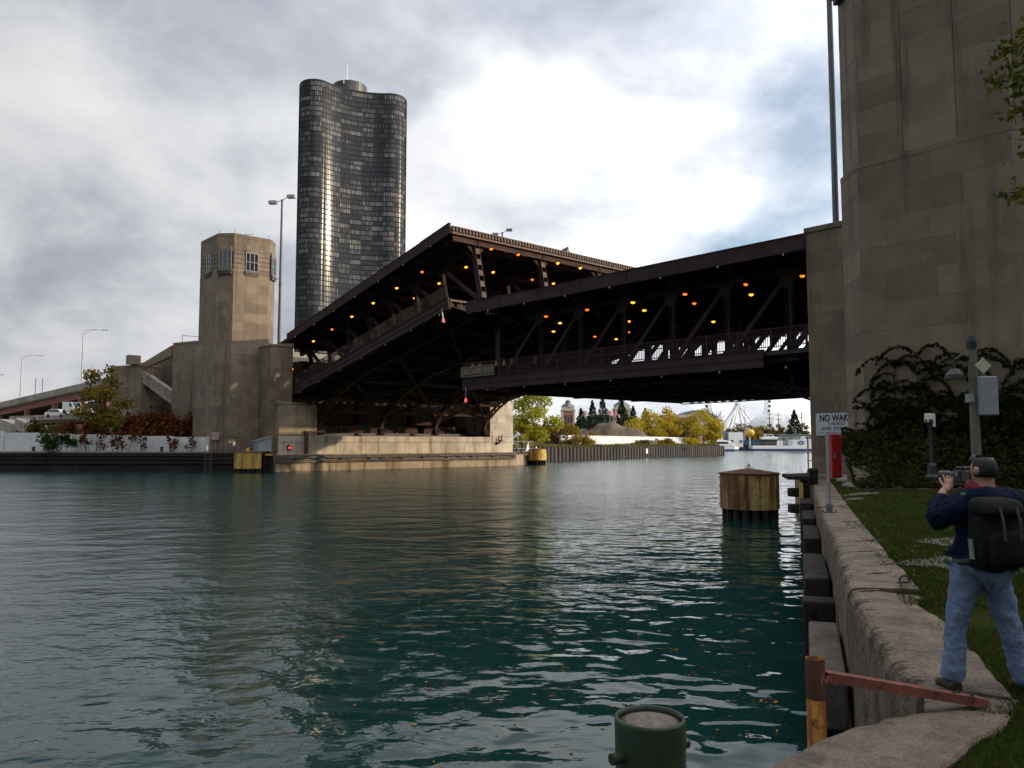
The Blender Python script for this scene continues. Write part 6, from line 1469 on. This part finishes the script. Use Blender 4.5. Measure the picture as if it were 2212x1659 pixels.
bm_.build('branches', M['bark'], br); lv.build('crown', leaf_mat('branch_leaves', [(.05, .075, .012), (.07, .09, .015), (.16, .12, .02), (.035, .055, .01)]), br)
# unseen high-rises; the south-east pair is added to shade the quay
def highrise(x, y, w, d, h, rz, label):
    r = thing('high_rise', (x, y, 0), label, 'building', rz=rz); MB().box(-w/2, w/2, -d/2, d/2, -1, h).build('core', M['dockgrey'], r)
    mb = MB()
    for k in range(int(h/3.6)): mb.box(-w/2-.2, w/2+.2, -d/2-.2, d/2+.2, k*3.6, k*3.6+1.1)
    mb.build('floor_bands', M['trim'], r, kind='stuff')
for hx_, hy_, hw_, hd_, hh_, hl_ in ((-105, -35, 50, 80, 165, 'pale banded high-rise west of the quay behind the viewer'), (-45, -120, 70, 50, 190, 'tallest banded high-rise south-west of the quay')):
    highrise(hx_, hy_, hw_, hd_, hh_, 0, hl_)
highrise(118, -112, 92, 40, 112, R_(45), 'unseen banded high-rise added south-east to shade the quay'); highrise(40, -150, 60, 40, 120, R_(45), 'second unseen banded high-rise added to shade the quay')
# ------------------------------------------------------------------ people
def skin(name, pts, edges, rads, root, m, parent, sub=2, folds=0.):
    me = bpy.data.meshes.new(name); me.from_pydata(pts, edges, []); me.materials.append(m)
    o = bpy.data.objects.new(name, me); COL.objects.link(o); o.parent = parent
    sk = o.modifiers.new('skin', 'SKIN'); sk.use_smooth_shade = True
    for i, v in enumerate(me.skin_vertices[0].data):
        r = rads[i]; v.radius = (r, r) if isinstance(r, (int, float)) else r; v.use_root = (i == root)
    s = o.modifiers.new('sub', 'SUBSURF'); s.levels = sub; s.render_levels = sub
    if folds:
        tx = bpy.data.textures.new('cloth_folds', 'CLOUDS'); tx.noise_scale = .085; tx.noise_depth = 2
        d = o.modifiers.new('folds', 'DISPLACE'); d.texture = tx; d.strength = folds; d.mid_level = .5; d.texture_coords = 'GLOBAL'
    return o
M['skin'] = mat('skin', (.42, .24, .17), .55, .1, 20.); M['hair'] = mat('dark_hair', (.012, .010, .009), .6, .3, 60., .004, 200)
M['navy'] = mat('navy_jacket', (.006, .011, .030), .85, .35, 6., .02, 14, spec=.08); M['denim'] = mat('blue_denim', (.20, .27, .41), .9, .22, 7., .02, 22, col2=(.14, .195, .32), spots=((.27, .34, .47), .22, 6.), spec=.05, grain=.15, gscale=120.)
M['maroon'] = mat('maroon_fleece', (.20, .018, .035), .9, .25, 20., .006, 40); M['pack'] = mat('black_pack', (.011, .011, .010), .8, .3, 8., .012, 18, spec=.12, grain=.3, gscale=40.); M['shoe'] = mat('brown_shoe', (.035, .022, .016), .6, .2, 20.); M['strap'] = mat('grey_strap', (.045, .045, .045), .7, .2, 10.)
M['camera_black'] = mat('camera_black', (.012, .012, .013), .35, .2, 20.)
def photographer():
    r = thing('person', (6.60, 2.13, QZ-.03), 'person in navy jacket and jeans with a backpack photographing the bridge', 'person', rz=-HEAD)
    # axes: x right, y away from the viewer, z up; the body is turned about 35 degrees to the left
    B = [(0, 0, .94), (.0, .0, 1.08), (.0, .01, 1.24), (.005, .02, 1.38), (.008, .035, 1.465), (.0, .05, 1.53), (-.005, .065, 1.62), (-.002, .05, 1.70),
         (-.17, -.03, 1.39), (-.375, .04, 1.235), (-.245, .18, 1.44), (-.195, .215, 1.475),
         (.18, .05, 1.39), (.315, .17, 1.245), (.06, .27, 1.44), (-.02, .265, 1.475),
         (-.10, 0, .88), (-.175, .04, .49), (-.235, .0, .11), (-.26, .13, .045),
         (.10, 0, .88), (.195, .0, .49), (.285, -.03, .11), (.33, .09, .045)]
    E_ = [(0, 1), (1, 2), (2, 3), (3, 4), (4, 5), (5, 6), (6, 7), (3, 8), (8, 9), (9, 10), (10, 11), (3, 12), (12, 13), (13, 14), (14, 15), (0, 16), (16, 17), (17, 18), (18, 19), (0, 20), (20, 21), (21, 22), (22, 23)]
    Rb = [.14, .13, .14, .13, .062, .068, .098, .075, .07, .052, .036, .032, .07, .052, .036, .032, .10, .062, .045, .035, .10, .062, .045, .035]
    lean = lambda p: (p[0]+.09*min(1, max(0, (p[2]-.9)/.45)), p[1], p[2])
    B = [lean(p) for p in B]
    skin('body', B, E_, Rb, 0, M['skin'], r)
    # jeans
    J = [(0, 0, .95), (-.09, 0, .86), (-.135, .015, .68), (-.175, .035, .49), (-.20, .02, .30), (-.236, .0, .055), (.09, 0, .86), (.145, .01, .68), (.195, .0, .49), (.235, -.015, .30), (.288, -.03, .05)]
    JE = [(0, 1), (1, 2), (2, 3), (3, 4), (4, 5), (0, 6), (6, 7), (7, 8), (8, 9), (9, 10)]
    skin('jeans', J, JE, [(.165, .125), .118, .100, .083, .082, .088, .118, .102, .084, .084, .092], 0, M['denim'], r, 4, .034)
    # jacket: body and both sleeves
    K = [(0, -.005, .865), (-.002, -.005, .98), (.0, .0, 1.12), (.0, .01, 1.26), (.005, .02, 1.385), (.006, .03, 1.45),
         (-.17, -.03, 1.39), (-.29, .0, 1.30), (-.378, .04, 1.235), (-.31, .12, 1.345), (-.245, .18, 1.43),
         (.185, .05, 1.39), (.26, .11, 1.31), (.318, .17, 1.245), (.20, .23, 1.34), (.075, .268, 1.43)]
    K = [lean(p) for p in K]
    KE = [(0, 1), (1, 2), (2, 3), (3, 4), (4, 5), (4, 6), (6, 7), (7, 8), (8, 9), (9, 10), (4, 11), (11, 12), (12, 13), (13, 14), (14, 15)]
    skin('jacket', K, KE, [(.215, .175), (.21, .17), (.205, .17), (.21, .175), (.175, .145), (.095, .09), .115, .105, .100, .080, .060, .115, .105, .095, .078, .060], 2, M['navy'], r, 4, .042)
    # hood lying on the collar, maroon collar
    mb = MB(); n = 20
    prof = [(.085, 1.435), (.112, 1.44), (.122, 1.475), (.112, 1.515), (.095, 1.52), (.082, 1.495)]
    for rr, z in prof:
        for i in range(n):
            a = 2*math.pi*i/n; dz = .03*math.cos(a-R_(125)); mb.v.append((.085+rr*math.cos(a)*1.12, .05+rr*math.sin(a), z+dz))
    for j in range(len(prof)-1):
        for i in range(n): mb.f.append((j*n+i, j*n+(i+1) % n, (j+1)*n+(i+1) % n, (j+1)*n+i))
    o = mb.build('collar', M['maroon'], r, smooth=True); s = o.modifiers.new('sub', 'SUBSURF'); s.levels = s.render_levels = 1
    skin('hood', [(-.02, -.01, 1.40), (.03, -.06, 1.405), (.12, -.075, 1.40), (.20, -.03, 1.405), (.225, .04, 1.41)], [(0, 1), (1, 2), (2, 3), (3, 4)], [.04, .062, .068, .06, .04], 2, M['navy'], r)
    # head details: hair with a thin crown, ears, spectacles arm
    mb = MB(); n = 22; c = Vector((.082, .058, 1.635))
    for j in range(8):
        ph_ = R_(-32+j*15)
        for i in range(n):
            a = 2*math.pi*i/n; f_ = max(0, math.sin(a-R_(35)))           # face side (forward-left) stays bare
            k = 1.0 if ph_ > R_(8) else 1.0-.16*max(0, math.cos(a-R_(125)))**2
            mb.v.append(tuple(c+Vector((.094*math.cos(ph_)*math.cos(a)*k, .112*math.cos(ph_)*math.sin(a)*k, .118*math.sin(ph_)))))
    for j in range(7):
        for i in range(n):
            a = 2*math.pi*(i+.5)/n; front = math.cos(a-R_(125))
            if j < 4 and front > .30: continue
            if j >= 6 or (j == 5 and front < .2): continue
            mb.f.append((j*n+i, j*n+(i+1) % n, (j+1)*n+(i+1) % n, (j+1)*n+i))
    o = mb.build('hair', M['hair'], r, smooth=True); s = o.modifiers.new('solid', 'SOLIDIFY'); s.thickness = .006; s.offset = 0
    for a in (215, 35):
        p = c+Vector((.098*math.cos(R_(a)), .112*math.sin(R_(a)), -.02)); mb = MB(); mb.lathe([(.006, -.032), (.018, -.02), (.022, .01), (.012, .032)], tuple(p), 8); mb.build('ear', M['skin'], r, smooth=True)
    mb = MB(); p0 = c+Vector((-.085, -.03, .005)); p1 = c+Vector((-.098, .06, .01)); mb.tube([tuple(p0), tuple(p1)], .003, 5); mb.build('spectacles', M['galv'], r)
    # hands: palm and five fingers each, closed round the camera
    def hand(name, wrist, palm, fdir, side, thumbdir):
        w, p = Vector(wrist), Vector(palm); f_ = Vector(fdir).normalized(); s_ = Vector(side).normalized(); pts = [tuple(w), tuple(p), tuple(p+f_*.035)]; ed = [(0, 1), (1, 2)]; ra = [.028, (.040, .022), (.040, .020)]
        for k, (off, ln) in enumerate(((-.030, .055), (-.010, .066), (.010, .062), (.029, .048))):
            b = p+f_*.035+s_*off; n0 = len(pts); cu = Vector(thumbdir).normalized(); pts += [tuple(b+f_*ln*.35), tuple(b+f_*ln*.65+cu*.014), tuple(b+f_*ln*.8+cu*.034)]; ed += [(2, n0), (n0, n0+1), (n0+1, n0+2)]; ra += [.0095, .009, .0075]
        n0 = len(pts); t0 = p-s_*.034; cu = Vector(thumbdir).normalized(); pts += [tuple(t0+cu*.01), tuple(t0-s_*.014+cu*.032+f_*.02), tuple(t0-s_*.010+cu*.045+f_*.045)]; ed += [(1, n0), (n0, n0+1), (n0+1, n0+2)]; ra += [.012, .0105, .009]
        skin(name, pts, ed, ra, 1, M['skin'], r, 1)
    hand('hand', (-.145, .165, 1.445), (-.10, .185, 1.495), (.25, .45, .75), (.75, -.55, .1), (-.1, .5, .5))
    hand('hand', (.145, .255, 1.445), (.09, .245, 1.502), (-.75, .15, .45), (.2, .3, 1.), (-.5, .6, -.1))
    for nm, ax, tx in (('shoe', (-.235, 0), (-.275, .15)), ('shoe', (.29, -.03), (.345, .105))):
        skin(nm, [(ax[0], ax[1]-.06, .05), (ax[0], ax[1], .06), ((ax[0]+tx[0])/2, (ax[1]+tx[1])/2, .052), (tx[0], tx[1], .042)], [(0, 1), (1, 2), (2, 3)], [(.048, .048), (.052, .058), (.050, .048), (.045, .034)], 1, M['shoe'], r, 2)
    # backpack (worn, lifts off)
    bp = thing('backpack', (6.60, 2.13, QZ-.03), 'large black hiking backpack on the person', 'backpack', rz=-HEAD)
    cx, cy = .005, -.20; rot = Matrix.Rotation(R_(3), 3, 'Z')
    def T(x, y, z): v = rot @ Vector((x, y, 0)); return (cx+v.x, cy+v.y, z)
    def slab(name, secs, m, par, bev=.03):
        mb = MB(); n = 12
        for z, hw, y0, y1 in secs:
            for i in range(n):
                a = 2*math.pi*i/n; cxx = math.copysign(abs(math.cos(a))**.55, math.cos(a)); syy = math.copysign(abs(math.sin(a))**.55, math.sin(a)); mb.v.append(T(hw*cxx, (y0+y1)/2+(y1-y0)/2*syy, z))
        for j in range(len(secs)-1):
            for i in range(n): mb.f.append((j*n+i, j*n+(i+1) % n, (j+1)*n+(i+1) % n, (j+1)*n+i))
        mb.f.append(tuple(reversed(range(n)))); mb.f.append(tuple((len(secs)-1)*n+i for i in range(n)))
        o = mb.build(name, m, par, smooth=True); s = o.modifiers.new('sub', 'SUBSURF'); s.levels = s.render_levels = 2; return o
    slab('main_bag', [(.92, .13, -.08, .07), (.95, .17, -.11, .09), (1.05, .185, -.13, .10), (1.22, .185, -.13, .10), (1.36, .17, -.10, .10), (1.41, .14, -.05, .09)], M['pack'], bp)
    slab('lid', [(1.315, .18, -.145, .06), (1.33, .188, -.16, .09), (1.40, .175, -.13, .10), (1.44, .13, -.06, .09)], M['pack'], bp)
    slab('front_pocket', [(.955, .12, -.155, -.08), (.975, .14, -.19, -.08), (1.13, .14, -.19, -.09), (1.22, .12, -.15, -.09)], M['pack'], bp)
    for s in (-1, 1):
        mb = MB(); mb.tube([T(s*.10, .08, 1.35), T(s*.12, .16, 1.44), T(s*.13, .22, 1.43), T(s*.145, .30, 1.30)], .026, 6); mb.build('shoulder_strap', M['strap'], bp, smooth=True)
        mb = MB(); mb.tube([T(s*.06, -.152, 1.375), T(s*.06, -.185, 1.28), T(s*.06, -.195, 1.15)], .009, 5); mb.build('buckle_strap', M['strap'], bp)
        mb = MB(); mb.tube([T(s*.15, .05, .98), T(s*.17, .16, .95), T(s*.15, .26, .95)], .022, 6); mb.build('hip_strap', M['strap'], bp, smooth=True)
    mb = MB(); mb.plate([T(-.187, -.05, 1.0), T(-.19, -.01, 1.0), T(-.192, .0, 1.14), T(-.189, -.035, 1.14)], tuple(rot @ Vector((-.012, 0, 0)))); mb.build('light_tag', M['strap_pale'], bp)
    mb = MB(); mb.tube([T(-.02, -.07, 1.385), T(0, -.10, 1.40), T(.02, -.07, 1.385)], .008, 5); mb.build('grab_loop', M['strap'], bp)
    # camera
    cm = thing('camera', (6.60, 2.13, QZ-.03), 'black camera held up to the eye of the person', 'camera', rz=-HEAD)
    rc_ = Matrix.Rotation(R_(36), 3, 'Z')
    def C(x, y, z): v = rc_ @ Vector((x, y, 0)); return Vector((-.005+v.x, .185+v.y, 1.575+z))
    def cbox(mb, x0, x1, y0, y1, z0, z1): mb.add([C(x, y, z) for z in (z0, z1) for x, y in ((x0, y0), (x1, y0), (x1, y1), (x0, y1))], [(0, 3, 2, 1), (4, 5, 6, 7), (0, 1, 5, 4), (1, 2, 6, 5), (2, 3, 7, 6), (3, 0, 4, 7)])
    mb = MB(); cbox(mb, -.07, .07, -.03, .03, -.05, .04); mb.build('body', M['camera_black'], cm, bevel=.008); mb = MB(); cbox(mb, -.025, .025, -.035, .035, .041, .07); mb.build('prism', M['camera_black'], cm, bevel=.008)
    mb = MB(); mb.tube([C(0, .03, -.005), C(0, .09, -.005), C(0, .095, -.005), C(0, .16, -.005)], [.036, .036, .042, .042], 16); mb.build('lens', M['camera_black'], cm, smooth=False); mb = MB(); mb.tube([C(-.075, 0, .0), C(-.075, .0, .03)], .01, 6); mb.build('strap_lug', M['galv'], cm)
M['strap_pale'] = mat('pale_strap', (.22, .22, .21), .7, .1, 10.)
photographer()

# crowd waiting on the lowered leaf
def small_person(x, y, h, top, label, seed, bend=0.):
    rg = random.Random(seed); r = thing('person', (x, y, 9.9), label, 'person', 'people waiting on the bridge', rg.uniform(-.5, .5)+R_(90)); k = h/1.75
    B = [(0, 0, .95), (0, .01, 1.15), (0, .02, 1.40), (0, .03, 1.50), (0, .05, 1.60), (0, .05, 1.70), (-.19, .02, 1.40), (-.25, .06, 1.13), (-.14, .20, 1.02), (.19, .02, 1.40), (.25, .06, 1.13), (.14, .2, 1.02), (-.1, 0, .88), (-.11, .02, .48), (-.12, 0, .06), (-.12, .12, .04), (.1, 0, .88), (.11, .02, .48), (.12, 0, .06), (.12, .12, .04)]
    E_ = [(0, 1), (1, 2), (2, 3), (3, 4), (4, 5), (2, 6), (6, 7), (7, 8), (2, 9), (9, 10), (10, 11), (0, 12), (12, 13), (13, 14), (14, 15), (0, 16), (16, 17), (17, 18), (18, 19)]
    ra = [.15, .14, .15, .06, .095, .07, .075, .055, .04, .075, .055, .04, .1, .07, .05, .04, .1, .07, .05, .04]
    sc = lambda L_: [tuple(c*k for c in p) for p in L_]
    skin('body', sc(B), E_, [q*k for q in ra], 0, M['skin'], r, 1)
    skin('trousers', sc([B[0], B[12], B[13], B[14], B[16], B[17], B[18]]), [(0, 1), (1, 2), (2, 3), (0, 4), (4, 5), (5, 6)], [.16*k, .115*k, .085*k, .07*k, .115*k, .085*k, .07*k], 0, M['navy'], r, 1)
    skin('jacket', sc([(0, 0, .92), B[1], B[2], (0, .02, 1.46), B[6], B[7], B[8], B[9], B[10], B[11]]), [(0, 1), (1, 2), (2, 3), (2, 4), (4, 5), (5, 6), (2, 7), (7, 8), (8, 9)], [.18*k, .17*k, .175*k, .08*k, .09*k, .07*k, .055*k, .09*k, .07*k, .055*k], 1, top, r, 1)
    mb = MB(); mb.lathe([(.02, 1.75*k), (.085*k, 1.71*k), (.10*k, 1.64*k), (.095*k, 1.58*k)], (0, .03*k, 0), 10); mb.build('hair', M['hair'], r)
M['hiviz'] = flat('orange_vest', (.75, .13, .05)); M['hiviz2'] = flat('lime_vest', (.33, .35, .08)); M['redcoat'] = flat('red_coat', (.42, .04, .03)); M['dkred'] = flat('dark_red_coat', (.17, .02, .02))
for i, (x, y, h, m, lab) in enumerate([(50.1, 61.2, 1.75, 'hiviz', 'person in orange jacket nearest the leaf tip'), (50.4, 60.6, 1.72, 'hiviz', 'person in orange jacket, middle of three near the leaf tip'), (50.1, 60.05, 1.70, 'hiviz', 'person in orange jacket, third from the leaf tip'),
    (50.3, 57.9, 1.78, 'hiviz2', 'person in lime vest above the end of the name board'), (50.5, 57.0, 1.84, 'hiviz2', 'person in lime vest beside the person in red'), (50.2, 55.5, 1.80, 'redcoat', 'person in bright red coat behind the bridge railing'), (50.4, 52.5, 1.70, 'dkred', 'person in dark red coat behind the bridge railing')]):
    small_person(x, y, h, M[m], lab, 300+i)
